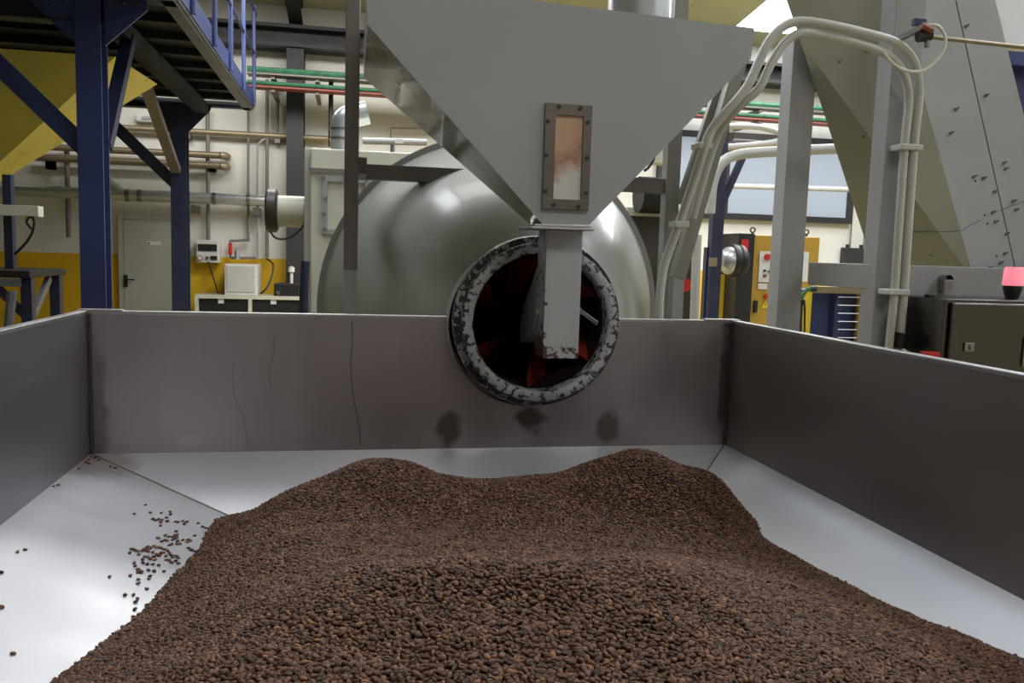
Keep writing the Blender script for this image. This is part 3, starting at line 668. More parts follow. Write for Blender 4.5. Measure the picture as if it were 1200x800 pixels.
def clamp(px, py, y, w_, d_, lab):
    p = at(px, py, y); o = MB().box((p.x-w_, y-.024, p.z-.012), (p.x+w_, y+.05, p.z+.012)).build('pipe_clamp', M['conduit'], None, bevel=.004); tag(o, lab, 'clamp')
clamp(1065, 173, 3.08, .05, .05, 'upper pale clamp holding the two conduits to the right post')
clamp(1050, 342, 3.08, .05, .05, 'lower pale clamp holding the two conduits to the right post')
clamp(824, 171, 3.06, .03, .05, 'pale clamp holding the conduits high beside the hopper leg')
clamp(797, 263, 3.1, .03, .05, 'pale clamp holding the conduit lower beside the hopper leg')
fit = thing('conduit_fitting', 'black cable fitting at the lower end of the outer conduit by the bin rim', 'fitting', at(1055, 410, 3.08))
MB().cyl(at(1053, 408, 3.08), at(1057, 390, 3.08), .026, 14).build('gland', M['black'], fit, smooth=True)
MB().tube([at(1054, 406, 3.07), at(1062, 412, 3.05), at(1075, 420, 3.04), at(1082, 440, 3.04)], .006, 8).build('cable', M['tube'], fit, smooth=True)
# valve and small hose at the top of the right post
vv = thing('air_valve', 'small brass air valve with blue tab and looped white hose on right post', 'valve', at(1078, 42, 3.0))
MB().bar(at(1052, 46, 3.1), at(1082, 32, 2.98), .02, .02).build('valve_body', M['zinc'], vv)
MB().cyl(at(1080, 30, 2.98), at(1092, 36, 2.98), .014, 10).build('brass_nut', M['redpipe'], vv)
MB().box(tuple(at(1072, 29, 3.0)), tuple(at(1082, 24, 3.02))).build('blue_tab', M['navycab'], vv)
MB().cyl(at(1076, 43, 3.0), at(1090, 41, 3.0), .022, 12).build('regulator', M['black'], vv, smooth=True)
MB().cyl(at(1086, 56, 3.0), at(1086, 44, 3.0), .01, 10).build('bleed_screw', M['zinc'], vv)
MB().tube([at(1036, 62, 2.99), at(1046, 74, 2.98), at(1060, 82, 2.98), at(1075, 84, 2.98), at(1090, 78, 2.98), at(1104, 62, 2.98), at(1108, 45, 2.98), at(1100, 31, 2.98), at(1088, 29, 2.98)], .0058, 8).build('hose', M['tube'], vv, smooth=True)
o = MB().tube([at(1088, 43, 3.02), at(1260, 62, 3.02)], .0085, 10, 0).build('steel_rod', M['brass'], None, smooth=True); tag(o, 'thin brown steel rod running from the air valve to the right edge', 'rod')

# ---------------------------------------------------------------- grey inclined machine on the right
gm = thing('elevator_housing', 'tall grey sheet metal machine housing with scattered bolts, behind the right post', 'machine housing', (2.6, 3.6, 0))
YG = 3.42
fa, fb = at(1046, -20, YG), at(1142, 330, YG); s0, s1 = at(1115, -22, YG), at(1195, 338, YG); e0, e1 = at(1160, -22, YG), at(1250, 340, YG)
gap = Vector((.003, 0, 0))
MB().prism([fa, fb, s1-gap, s0-gap], (0, .004, 0)).build('front_panel', M['grey'], gm)
MB().prism([s0+gap, s1+gap, e1, e0], (0, .004, 0)).build('front_panel', M['grey'], gm)
MB().prism([s0-gap*3+Vector((0, .005, 0)), s1-gap*3+Vector((0, .005, 0)), s1+gap*3+Vector((0, .005, 0)), s0+gap*3+Vector((0, .005, 0))], (0, .004, 0)).build('seam_strip', M['brownblack'], gm)
E_, C_, D_ = at(914, -22, 3.50), at(938, 48, 3.50), at(1027, 322, 3.95)
nrm = Vector((.003, .004, 0))
MB().prism([fa, E_, C_], nrm).build('side_panel', M['grey_tan_sheen'], gm)
MB().prism([fa, C_, fb], nrm).build('side_panel', M['grey_tan_sheen'], gm)
MB().prism([C_, D_, fb], nrm).build('side_panel', M['grey_tan_sheen'], gm)
MB().prism([E_+Vector((.02, .02, 0)), C_+Vector((.02, .02, 0)), D_+Vector((.02, .02, 0)), D_+Vector((1.2, .6, 0)), E_+Vector((1.2, .6, 0))], (0, .004, 0)).build('back_panel', M['grey_tan_sheen'], gm)
MB().prism([e0, e1, e1+Vector((.05, .5, 0)), e0+Vector((.05, .5, 0))], (.004, 0, 0)).build('side_panel', M['grey'], gm)
def plane_y(px, py):    # where a sight line meets the front or side sheet
    return YG-.002
for (px, py) in [(1132,31),(1155,112),(1120,128),(1114,156),(1141,207),(1152,209),(1176,191),(1178,198),(1165,225),(1187,236),(1190,246),(1163,249),(1166,260),(1179,274),(1177,297),(1159,314),(1172,308)]:
    p = at(px, py, YG); MB().cyl((p.x, YG+.001, p.z), (p.x, YG-.008, p.z), .008, 8).cyl((p.x+.004, YG-.008, p.z+.004), (p.x+.004, YG-.02, p.z+.006), .004, 6).build('bolt', M['zinc'], gm)
for (px, py) in [(1143,212),(1154,252),(1157,262),(1168,300)]:
    p = at(px, py, YG); MB().cyl((p.x, YG+.001, p.z), (p.x, YG-.001, p.z), .005, 8).build('screw_hole', M['black'], gm)
def tri_pt(px, py, a, b, c):
    nrm_ = (b-a).cross(c-a); return on_plane(px, py, a, nrm_)
for (px, py, tr_) in [(984,72,(fa,C_,fb)),(1016,60,(fa,C_,fb)),(1011,160,(C_,D_,fb)),(1090,299,(C_,D_,fb)),(1072,243,(C_,D_,fb))]:
    p = tri_pt(px, py, *tr_); MB().cyl(p+Vector((0, .002, 0)), p-Vector((0, .008, 0)), .006, 8).build('bolt', M['plate'], gm)
sm_pts = [tri_pt(px, py, C_, D_, fb)-Vector((0, .002, 0)) for px, py in ((1014, 273), (1070, 272), (1120, 271))]+[at(1135, 265, YG-.002), at(1185, 241, YG-.002), at(1215, 232, YG-.002)]
MB().tube(sm_pts, .0013, 5, 2).build('sheet_seam', M['brownblack'], gm)

# ---------------------------------------------------------------- stainless control cabinet + beacon
YQ = 2.9
k0 = at(1108, 350, YQ); kb = 3.25; kx1 = at(1290, 380, YQ).x; kz0 = .75; kz1 = k0.z
cab = thing('control_cabinet', 'brushed stainless control cabinet with a small lock outside the right wall of the bin', 'cabinet', (k0.x+.3, 3, kz0))
MB().box((k0.x, YQ, kz0), (kx1, kb, kz1)).build('body', M['box_steel'], cab, bevel=.004)
d = .008
dd = MB().box((k0.x+.022, YQ-.018, kz0+.02), (kx1-.02, YQ-.001, kz1-.014)).build('cabinet_door', M['box_steel'], cab, bevel=.006)
p = at(1131, 406, YQ); MB().box((p.x-.022, YQ-.026, p.z-.018), (p.x+.022, YQ-.018, p.z+.018)).cyl((p.x+.006, YQ-.026, p.z), (p.x+.006, YQ-.032, p.z), .010, 12).build('lock', M['zinc'], dd, bevel=.002)
p = at(1197, 408, YQ); MB().box((p.x-.012, YQ-.026, p.z-.07), (p.x+.10, YQ-.018, p.z+.05)).build('display_frame', M['zinc'], dd, bevel=.002)
MB().box((p.x+.002, YQ-.028, p.z-.055), (p.x+.09, YQ-.025, p.z+.035)).build('screen', M['navy'], dd)
MB().box((k0.x+.05, YQ+.05, 0), (k0.x+.11, YQ+.11, kz0)).build('stand_leg', M['post'], cab); MB().box((kx1-.11, YQ+.05, 0), (kx1-.05, YQ+.11, kz0)).build('stand_leg', M['post'], cab)
p = at(1186, 345, 3.0)
bc = thing('warning_beacon', 'pink-red warning beacon lit on top of the stainless cabinet', 'beacon', (p.x, 3.0, kz1))
MB().lathe([(.001, 0), (.024, 0), (.036, .04), (.036, .055), (.001, .055)], (p.x, 3.0, kz1+.001), 'Z', 24).build('beacon_base', M['black'], bc, smooth=True)
MB().lathe([(.036, .055), (.041, .058), (.037, .125), (.032, .132), (.001, .132)], (p.x, 3.0, kz1+.001), 'Z', 24).build('lens', M['beacon'], bc, smooth=True)
p = at(1089, 416, 2.93)
o = MB().box((p.x-.028, 2.90, p.z-.012), (p.x+.028, 2.95, p.z+.014)).build('cable_tie_block', M['red'], None, bevel=.003); tag(o, 'small red plastic block beside the cabinet just above the bin rim', 'plastic block')
MB().bar((p.x-.03, 2.92, p.z-.02), (k0.x+.01, 2.92, p.z-.02), .02, .02).build('bracket', M['zinc'], o)
p = at(1089, 340, 3.02); o = MB().box((p.x-.014, 3.0, kz1), (p.x+.014, 3.03, kz1+.012)).build('rubber_stop', M['black'], None, bevel=.003); tag(o, 'small black rubber stop on top of the stainless cabinet', 'stop')
p = at(1109, 333, 3.27); o = MB().box((p.x-.022, 3.255, p.z-.03), (p.x+.022, 3.299, p.z+.02)).lathe([(.022, 0), (.022, .044)], (p.x, 3.255, p.z+.02), 'Y', 16, 0, PI).build('round_top_bracket', M['zinc'], None, bevel=.002); tag(o, 'small round-topped steel bracket on the grey rail left of the red beacon', 'bracket')

# ---------------------------------------------------------------- blue steel platform (left)
pf = thing('steel_platform', 'raised steel platform with blue columns, dark deck and blue railing at upper left', 'platform', (-2, 9, 0))
ZD = at(250, 125, 12).z; xd1 = at(297, 120, 12).x; xd0 = -7.0
YN, YFAR = 3.2, 12.05
y_ = YN
while y_ < YFAR-.01:                     # corrugated deck sheets seen from below
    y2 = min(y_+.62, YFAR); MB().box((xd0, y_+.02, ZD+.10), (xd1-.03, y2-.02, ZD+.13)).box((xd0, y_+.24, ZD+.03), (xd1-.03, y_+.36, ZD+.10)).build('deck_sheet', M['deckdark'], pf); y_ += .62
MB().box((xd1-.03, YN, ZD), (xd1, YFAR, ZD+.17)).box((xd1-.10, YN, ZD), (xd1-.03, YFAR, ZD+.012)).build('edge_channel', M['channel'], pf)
MB().box((xd1, YN, ZD+.02), (xd1+.012, YFAR, ZD+.2)).build('kick_plate', M['blue'], pf)
c1 = at(112, 200, 7.0); c2 = at(213, 250, 12.0); hw1 = .1
def hcol(x, y, w, mat, zt):
    o = MB().box((x-w/2, y-w/2, 0), (x+w/2, y-w/2+.014, zt)).box((x-w/2, y+w/2-.014, 0), (x+w/2, y+w/2, zt)).box((x-.006, y-w/2+.014, 0), (x+.006, y+w/2-.014, zt)).build('column', M[mat], pf)
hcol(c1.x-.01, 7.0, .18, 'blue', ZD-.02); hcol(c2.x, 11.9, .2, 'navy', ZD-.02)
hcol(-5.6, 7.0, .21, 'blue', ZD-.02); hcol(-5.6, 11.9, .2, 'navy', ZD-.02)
for Y_, M_, hb in ((7.0, 'navy', .22), (11.9, 'navy', .08)):
    MB().box((xd0, Y_-.08, ZD-hb), (xd1-.5 if Y_ < 8 else xd1-.8, Y_+.08, ZD-hb+.015)).box((xd0, Y_-.01, ZD-hb+.015), (xd1-.5 if Y_ < 8 else xd1-.8, Y_+.01, ZD-.02)).box((xd0, Y_-.08, ZD-.02), (xd1-.03, Y_+.08, ZD)).build('beam', M[M_], pf)
xl = c1.x+.55
MB().box((xl-.05, YN, ZD-.02), (xl+.05, YFAR, ZD+.02)).build('joist', M['channel'], pf)
MB().box((c1.x-.08, 7.08, ZD-.13), (c1.x+.08, 11.8, ZD-.0)).build('beam', M['deckdark'], pf)
for sx in (-1, 1):                        # gussets and their bolts
    x_ = c1.x+sx*.105
    MB().prism([(x_, 6.93, ZD-.02), (x_+sx*.30, 6.93, ZD-.02), (x_+sx*.30, 6.93, ZD-.10), (x_, 6.93, ZD-.38)], (0, .02, 0)).build('gusset', M['blue'], pf)
    x2_ = c2.x+sx*.1; MB().prism([(x2_, 11.83, ZD-.02), (x2_+sx*.32, 11.83, ZD-.02), (x2_+sx*.30, 11.83, ZD-.08), (x2_, 11.83, ZD-.40)], (0, .02, 0)).build('gusset', M['navy'], pf)
    for k in range(3):
        xx = x_+sx*(.04+.1*k); MB().cyl((xx, 6.93, ZD-.07), (xx, 6.915, ZD-.07), .015, 8).build('bolt', M['zinc'], pf)
b0 = Vector((c1.x-.08, 7.0, at(95, 172, 7).z)); b1 = at(-60, 20, 7.0)
MB().bar(b0, b1, .02, .14).bar(b0+Vector((0, .04, 0)), b1+Vector((0, .04, 0)), .06, .02).build('brace', M['blue'], pf)
MB().bar((c1.x+.04, 7.11, at(127, 170, 7).z), (c1.x+.04, 7.9, ZD-.1), .10, .09).build('brace', M['navy'], pf)
MB().bar((c2.x-.05, 11.9, at(206, 216, 11.9).z), (at(133, 146, 11.9).x, 11.9, at(133, 146, 11.9).z), .03, .15).build('brace', M['navy'], pf)
MB().bar((c2.x-.03, 11.8, at(212, 200, 11.8).z), (c2.x-.03, 10.2, ZD-.1), .12, .08).build('brace', M['taupe'], pf)
for yy in (5.2, 6.3, 7.4, 8.5, 9.6, 10.7, 11.8):
    MB().cyl((xd1+.03, yy, ZD+.02), (xd1+.03, yy, ZD+1.3), .025, 10).build('railing_post', M['blue'], pf)
for dz in (.7, 1.25):
    MB().cyl((xd1+.03, YN, ZD+dz), (xd1+.03, YFAR, ZD+dz), .02, 8).build('railing_bar', M['blue'], pf)

# yellow silo hopper behind the blue column
zt_s = ZD-.24; A_ = at(135, 51, 8.0); B_ = at(184, 80, 9.2); o1 = at(-80, 230, 8.5); o2 = at(-80, 262, 8.9); zo = o2.z
silo = thing('storage_hopper', 'mustard yellow tapered storage hopper hanging behind the blue platform column', 'hopper', (o1.x-.3, 9.5, zo))
T = [Vector((-7.4, A_.y, zt_s)), Vector((A_.x, A_.y, zt_s)), Vector((B_.x, B_.y, zt_s)), Vector((-7.4, B_.y, zt_s))]
Q = [Vector((o1.x-.5, o1.y, zo)), Vector((o1.x, o1.y, zo)), Vector((o2.x, o2.y, zo)), Vector((o1.x-.5, o2.y, zo))]
for i in range(4):
    j = (i+1) % 4; MB().prism([T[i], T[j], Q[j], Q[i]], ((T[i]+T[j])*-.5+Vector((-4.8, 9.6, 3))).normalized()*.004).build('sloped_sheet', M['yellow'], silo)
MB().prism(Q, (0, 0, -.3)).build('outlet', M['yellow'], silo)
for q_ in (T[0], T[3]): MB().box((q_.x, q_.y-.06, 0), (q_.x+.12, q_.y+.06, zt_s)).build('leg', M['blue'], silo)

# work stand at left edge
ws = thing('work_stand', 'dark steel work stand with blue legs at the left edge', 'stand', tuple(at(25, 330, 6)[:2])+(0,))
zt_ = at(25, 316, 6).z; xw1 = at(48, 316, 6).x
MB().box((-4.6, 5.8, zt_-.045), (xw1, 6.5, zt_)).build('top_plate', M['deckdark'], ws, bevel=.004)
for k in range(6): MB().box((xw1-.25-.3*k, 5.79, zt_-.1), (xw1-.05-.3*k, 5.80, zt_-.05)).build('edge_slat', M['channel'], ws)
MB().box((xw1-.075, 5.85, 0), (xw1-.01, 5.92, zt_-.045)).build('leg', M['navy'], ws); MB().box((xw1-.075, 6.38, 0), (xw1-.01, 6.45, zt_-.045)).build('leg', M['navy'], ws)
MB().box((-4.5, 5.85, 0), (-4.43, 5.92, zt_-.045)).build('leg', M['navy'], ws)
MB().bar((xw1-.05, 5.88, zt_-.30), (xw1-.27, 5.88, zt_-.06), .03, .05).build('brace', M['navy'], ws)
MB().bar((xw1-.05, 5.98, zt_-.30), (xw1-.05, 6.3, zt_-.06), .03, .05).build('brace', M['channel'], ws)
sp2 = thing('sensor_post', 'slim post with a pale horizontal arm standing by the left edge', 'post', (at(10, 260, 6.2).x, 6.2, zt_))
MB().box((at(6, 260, 6.2).x, 6.17, zt_), (at(16, 260, 6.2).x, 6.23, at(10, 205, 6.2).z)).build('pole', M['navy'], sp2)
p = at(25, 247, 6.1); MB().box((at(2, 247, 6.1).x, 6.05, p.z-.035), (at(48, 247, 6.1).x, 6.15, p.z+.035)).build('arm', M['cream'], sp2, bevel=.003)
MB().tube([at(17, 298, 6.1), at(30, 285, 6.1), at(38, 272, 6.1), at(40, 258, 6.1), at(35, 254, 6.1), at(31, 260, 6.1), at(37, 268, 6.1)], .009, 8).build('hose', M['black'], sp2, smooth=True)
o = MB().tube([at(14, 311+30, 5.7), at(14, 345, 5.7), at(11, 372, 5.7), at(8, 420, 5.7)], .03, 8).build('flexible_hose', M['channel'], None, smooth=True); tag(o, 'grey flexible hose hanging below the work stand', 'hose')

# ---------------------------------------------------------------- pipes and fittings on the back wall
YW = 13.36
def wpipe(name, px0, py0, px1, py1, r, mat, lab, y=YW, cat='pipe', group=None):
    a = at(px0, py0, y); b = at(px1, py1, y); b.z = a.z+(b.z-a.z)*.0 if abs(px1-px0) > abs(py1-py0) else b.z
    if abs(px1-px0) < abs(py1-py0): b.x = a.x
    o = MB().cyl(a, b, r, 14).build(name, M[mat], None, smooth=True); tag(o, lab, cat, group); return o
def brackets(par, pts, y=YW):
    for px, py in pts:
        p = at(px, py, y); MB().box((p.x-.04, y-.02, p.z-.12), (p.x+.04, 13.495, p.z-.0)).build('bracket', M['plate'], par)
o = wpipe('steel_pipe', 135, 149, 392, 160, .045, 'brass', 'long brown steel pipe high on the wall, above the pair of shorter ones'); brackets(o, [(220, 153), (325, 158)])
for k, (py0, py1, lab) in enumerate(((172, 181, 'upper of two short brown pipes on the wall left of the dark column'), (184, 193, 'lower of two short brown pipes on the wall left of the dark column'))):
    o = wpipe('steel_pipe', 38 if k else 55, py0, 258, py1, .05, 'brass', lab, 13.3)
    e = at(258, py1+.5, 13.3); e.z = at(38 if k else 55, py0, 13.3).z
    MB().tube([e, e+Vector((.07, .03, 0)), e+Vector((.09, .13, 0))], .055, 10).build('pipe_elbow', M['brass'], o, smooth=True)
    brackets(o, [(57, 188), (248, 191)], 13.3)
dct = wpipe('ventilation_duct', -40, 221, 318, 236, .085, 'galv', 'long silver ventilation duct crossing the wall behind the blue columns', 13.2, 'duct')
MB().cyl(at(143, 226, 13.2), at(126, 213, 13.2), .07, 12).build('branch', M['galv'], dct, smooth=True)
for px in (150, 164, 221, 251, 291):
    p = at(px, 230, 13.2); p.z = at(-40, 221, 13.2).z; MB().cyl((p.x-.03, 13.2, p.z), (p.x+.03, 13.2, p.z), .092, 14).build('duct_joint', M['zinc'], dct, smooth=True)
brackets(dct, [(227, 240), (300, 243)], 13.2)
wpipe('wall_pipe', 78, 170, 78, 278, .035, 'taupe', 'grey vertical pipe on the wall left of the grey door', cat='pipe')
wpipe('wall_conduit', 243, 125, 243, 281, .03, 'taupe', 'grey vertical conduit above the wall control box', cat='conduit')
o = MB().tube([at(291, 122, YW), at(291, 200, YW), at(291, 276, YW), at(290, 281, YW), at(272, 282, YW), at(270, 284, YW), at(270, 300, YW), at(274, 302, YW), at(300, 302, YW)], .02, 8, 2).build('water_pipe', M['taupe'], None, smooth=True); tag(o, 'thin grey water pipe with a bend and valve above the white box', 'pipe')
MB().cyl(at(270, 298, YW), at(270, 285, YW), .03, 8).build('red_joint', M['red'], o); p = at(278, 300, YW-.05); MB().cyl(p-Vector((0, .03, .05)), p+Vector((0, -.03, .08)), .04, 8).build('valve', M['galv'], o)
wpipe('wall_conduit', 313, 93, 313, 302, .025, 'taupe', 'thin dark vertical conduit left of the dark column ending above the white box', cat='conduit')
o = MB().tube([at(310, 100, YW), at(322, 105, YW), at(325, 116, YW), at(325, 155, YW)], .025, 8, 3).build('wall_conduit', M['taupe'], None, smooth=True); tag(o, 'short curved conduit hugging the dark column', 'conduit')
o = MB().tube([at(302, 304, YW), at(302, 180, YW), at(304, 168, YW), at(312, 162, YW), at(322, 162, YW)], .018, 8, 3).build('wall_conduit', M['post'], None, smooth=True); tag(o, 'pale conduit rising right of the white box and bending under the long brown pipe', 'conduit')
wpipe('wall_pipe', 388, 94, 388, 172, .035, 'colblack', 'dark vertical pipe dropping to the cream machine', y=12.9, cat='pipe')
# green cable trays
for k, (py, gl) in enumerate(((84, 'upper'), (99, 'lower'))):
    a = at(290, py-1, 12.6); z_ = a.z; xe = at(1010, 130, 12.6).x
    tr = thing('cable_tray', 'cable tray with green cables running along the back wall, the %s of two' % gl, 'cable tray', (a.x, 12.6, z_))
    MB().box((a.x, 12.5, z_-.05), (xe, 12.52, z_-.025)).box((a.x, 12.52, z_-.05), (xe, 12.75, z_-.035)).build('tray', M['taupe' if k == 0 else 'redpipe'], tr)
    for j in range(3): MB().cyl((a.x, 12.56+.085*j, z_+.018), (xe, 12.56+.085*j, z_+.018), .045 if k == 0 else .03, 8).build('green_cable', M['green'], tr, smooth=True)
    for xx in (at(372, 100, 12.6).x, at(320, 100, 12.6).x, at(890, 130, 12.6).x):
        MB().box((xx-.03, 12.55, z_-.1), (xx+.03, 13.44, z_-.05)).build('bracket', M['taupe'], tr)

# wall control box, white box, bench cabinet, lamp, black crate
p0 = at(230, 281, 13.3); p1 = at(257, 308, 13.3)
wb = thing('wall_control_box', 'grey wall box with a dark display and gauge right of the grey door', 'control box', (p0.x, 13.4, p1.z))
MB().box((p0.x, 13.28, p1.z), (p1.x, 13.5, p0.z)).build('body', M['white'], wb, bevel=.01)
z1, z2 = at(243, 286, 13.27).z, at(243, 294, 13.27).z
MB().box((p0.x+.03, 13.265, z2), (p1.x-.03, 13.28, z1)).build('display', M['black'], wb)
p = at(234.5, 302, 13.27); MB().cyl((p.x, 13.28, p.z), (p.x, 13.25, p.z), .04, 14).build('gauge', M['redpipe'], wb); MB().cyl((p.x, 13.25, p.z), (p.x, 13.245, p.z), .03, 14).build('dial', M['white'], wb)
p = at(251, 302, 13.27); MB().box((p.x-.05, 13.26, p.z-.03), (p.x+.04, 13.28, p.z+.03)).build('switch', M['black'], wb)
p = at(243, 302, 13.27); MB().cyl((p.x, 13.28, p.z), (p.x, 13.25, p.z), .025, 10).build('knob', M['zinc'], wb)
MB().tube([at(244, 306, 13.28), at(250, 325, 13.3), at(256, 345, 13.3)], .01, 6).build('cable', M['black'], wb)
p0 = at(228, 346, 12.8); p1 = at(356, 375, 12.8); zt3 = at(290, 346.5, 12.8).z
bc2 = thing('bench_cabinet', 'low cream bench cabinet with two dark openings against the yellow wall', 'cabinet', (p0.x, 13.1, 0))
xm2 = at(293, 355, 12.8).x
MB().box((p0.x, 12.8, zt3-.05), (p1.x, 13.45, zt3)).build('top_board', M['cream'], bc2)
for X_ in (p0.x, xm2-.025, p1.x-.05): MB().box((X_, 12.8, 0), (X_+.05, 13.45, zt3-.05)).build('side_board', M['cream'], bc2)
MB().box((p0.x+.05, 13.4, 0), (p1.x-.05, 13.44, zt3-.05)).build('back_board', M['black'], bc2)
for xa, xb in ((p0.x+.06, xm2-.03), (xm2+.03, p1.x-.06)):
    MB().box((xa, 12.84, .1), (xb, 12.86, zt3-.06)).build('dark_opening', M['black'], bc2)  # black sheet standing in for the darkness inside the opening
    MB().box(((xa+xb)/2-.08, 12.82, zt3-.12), ((xa+xb)/2, 12.84, zt3-.05)).build('catch', M['white'], bc2)
p0 = at(263, 309, 12.9); p1 = at(302, 345, 12.9)
wx_ = thing('white_box', 'white square appliance box standing on the bench cabinet', 'box', (p0.x, 13.1, zt3))
MB().box((p0.x, 12.9, zt3+.001), (p1.x, 13.4, p0.z)).build('body', M['white'], wx_, bevel=.008)
MB().box((p0.x+.03, 12.885, zt3+.05), (p1.x-.04, 12.90, p0.z-.03)).build('front_panel', M['conduit'], wx_, bevel=.003)
p0 = at(321, 332, 12.9); p1 = at(351, 345, 12.9)
o = MB().box((p0.x, 12.9, zt3+.001), (p1.x, 13.3, p0.z)).build('black_case', M['black'], None, bevel=.01); tag(o, 'low black case on the right end of the bench cabinet', 'case')
p = at(326, 343, 12.89); MB().cyl((p.x, 12.9, p.z), (p.x, 12.88, p.z), .03, 10).build('latch', M['zinc'], o)
p = at(341, 325, 12.95); o = MB().cyl((p.x, 13.05, at(341, 332, 13.05).z+.0), (p.x, 13.05, p.z+.06), .025, 10).lathe([(.0, .06), (.05, .08), (.045, .15), (0, .17)], (p.x, 13.05, p.z), 'Z', 12).build('white_stand', M['white'], None, smooth=True); tag(o, 'small white stand on top of the black case by the dark column', 'stand')
o = MB().tube([at(313, 303, 13.3), at(320, 310, 13.2), at(318, 325, 13.1), at(312, 338, 13.0), at(305, 344.0, 13.0)], .014, 8).build('black_cable', M['black'], None, smooth=True); tag(o, 'black cable curling down to the bench between the white box and black case', 'cable')
p0 = at(158, 133, 13.4); p1 = at(188, 144, 13.4)
em = thing('emergency_light', 'white emergency light fixed high on the wall above the grey door', 'light', (p0.x, 13.45, p1.z))
MB().box((p0.x, 13.38, p1.z), (p1.x, 13.5, p0.z)).build('housing', M['white'], em, bevel=.03)
p = at(173, 138, 13.37); MB().box((p.x-.08, 13.36, p.z-.02), (p.x+.08, 13.38, p.z+.02)).build('indicator', M['galv'], em)

# ---------------------------------------------------------------- cream burner machine left of the drum
YM = 6.0
m0 = at(364, 173, YM)
bm_ = thing('burner_housing', 'cream burner housing with an access frame between the dark column and the drum', 'machine', (m0.x+.9, YM+.5, 0))
MB().box((m0.x, YM, 0), (m0.x+1.6, YM+1.2, m0.z)).build('housing', M['cream'], bm_, bevel=.01)
zf = at(400, 201, YM).z; MB().box((m0.x-.01, YM-.02, zf-.015), (m0.x+1.6, YM, zf+.015)).build('trim_bar', M['taupe'], bm_)
f0, f1 = at(378, 206, YM-.02), at(433, 276, YM-.02); wf_ = .035
MB().box((f0.x, YM-.03, f0.z-wf_), (f1.x, YM-.001, f0.z)).box((f0.x, YM-.03, f1.z), (f1.x, YM-.001, f1.z+wf_)).box((f0.x, YM-.03, f1.z+wf_), (f0.x+wf_, YM-.001, f0.z-wf_)).box((f1.x-wf_, YM-.03, f1.z+wf_), (f1.x, YM-.001, f0.z-wf_)).build('access_frame', M['post'], bm_)
for px, py in ((379, 208), (382, 232), (380, 250), (381, 268), (404, 208), (430, 210)):
    p = at(px, py, YM-.03); MB().cyl((p.x, YM-.03, p.z), (p.x, YM-.045, p.z), .012, 8).build('bolt', M['zinc'], bm_)
MB().box((at(356, 173, YM).x, YM+.1, 0), (m0.x-.001, YM+.5, m0.z)).build('side_flange', M['conduit'], bm_)
p = at(345, 248, YM+.3); xa, xb, xc = at(312, 247, YM+.3).x, at(325, 247, YM+.3).x, at(357, 249, YM+.3).x; rr = 17.5*6.3/976
MB().cyl((xb, YM+.3, p.z), (xc, YM+.3, p.z), rr, 32).build('burner_barrel', M['cream'], bm_, smooth=True)
MB().lathe([(0.001, 0), (.135, 0), (.155, .015), (.155, .07), (.135, .085), (0.001, .085)], (xa, YM+.3, p.z), 'X', 32).build('fan_guard', M['brownblack'], bm_, smooth=True)
MB().tube([at(316, 270, YM+.2), at(322, 278, YM+.2), at(332, 280, YM+.2), at(345, 275, YM+.2), at(358, 262, YM+.2)], .008, 8).build('cable', M['brownblack'], bm_, smooth=True)
MB().tube([at(358, 306, YM-.05), at(356, 345, YM-.05), at(356, 400, YM-.05)], .03, 8, 0).build('post', M['navy'], bm_)
el = MB().tube([(at(401, 172, YM+.3).x, YM+.3, m0.z), (at(401, 172, YM+.3).x, YM+.3, at(401, 150, YM+.3).z), (at(406, 172, YM+.3).x, YM+.3, at(401, 138, YM+.3).z), (at(430, 172, YM+.3).x, YM+.3, at(401, 130, YM+.3).z)], .085, 18, 4).build('duct_elbow', M['galv'], None, smooth=True); tag(el, 'silver duct elbow rising from the cream burner housing', 'duct')
for py in (152, 163): 
    p = at(401, py, YM+.3); MB().cyl((p.x, YM+.3, p.z-.008), (p.x, YM+.3, p.z+.008), .091, 18).build('duct_joint', M['zinc'], el)
o = MB().tube([at(425, 165, 9), at(500, 167, 9)], .035, 10, 0).build('gas_pipe', M['post'], None, smooth=True); tag(o, 'grey pipe with clamps right of the left hopper post', 'pipe')
MB().box(tuple(at(462, 169, 9.05)), tuple(at(473, 163, 8.95))).build('clamp', M['white'], o)
o = MB().tube([at(458, 200, 13.3), at(458, 150, 13.3), at(530, 151, 13.3)], .015, 6, 0).build('wall_conduit', M['taupe'], None); tag(o, 'thin angular conduit on the white wall above the drum', 'conduit')

# ---------------------------------------------------------------- machinery right of the drum
bm2 = thing('steel_frame', 'blue steel frame column with a diagonal brace right of the hopper leg', 'steel frame', (at(840, 300, 8).x, 8, 0))
x_ = at(840, 250, 8).x; MB().box((x_-.06, 7.95, 0), (x_+.06, 8.05, at(845, 195, 8).z+.9)).build('column', M['navy'], bm2)
MB().bar(at(843, 245, 8), at(872, 180, 8), .05, .09, (0, 1, 0)).build('brace', M['navy'], bm2)
MB().box(tuple(at(824, 375, 8.02)), tuple(at(833, 290, 8.1))).build('side_post', M['navy'], bm2)
p = at(838, 307, 7.9); MB().box((p.x-.045, 7.94, p.z-.045), (p.x+.04, 7.95, p.z+.045)).build('sticker', M['brass'], bm2)
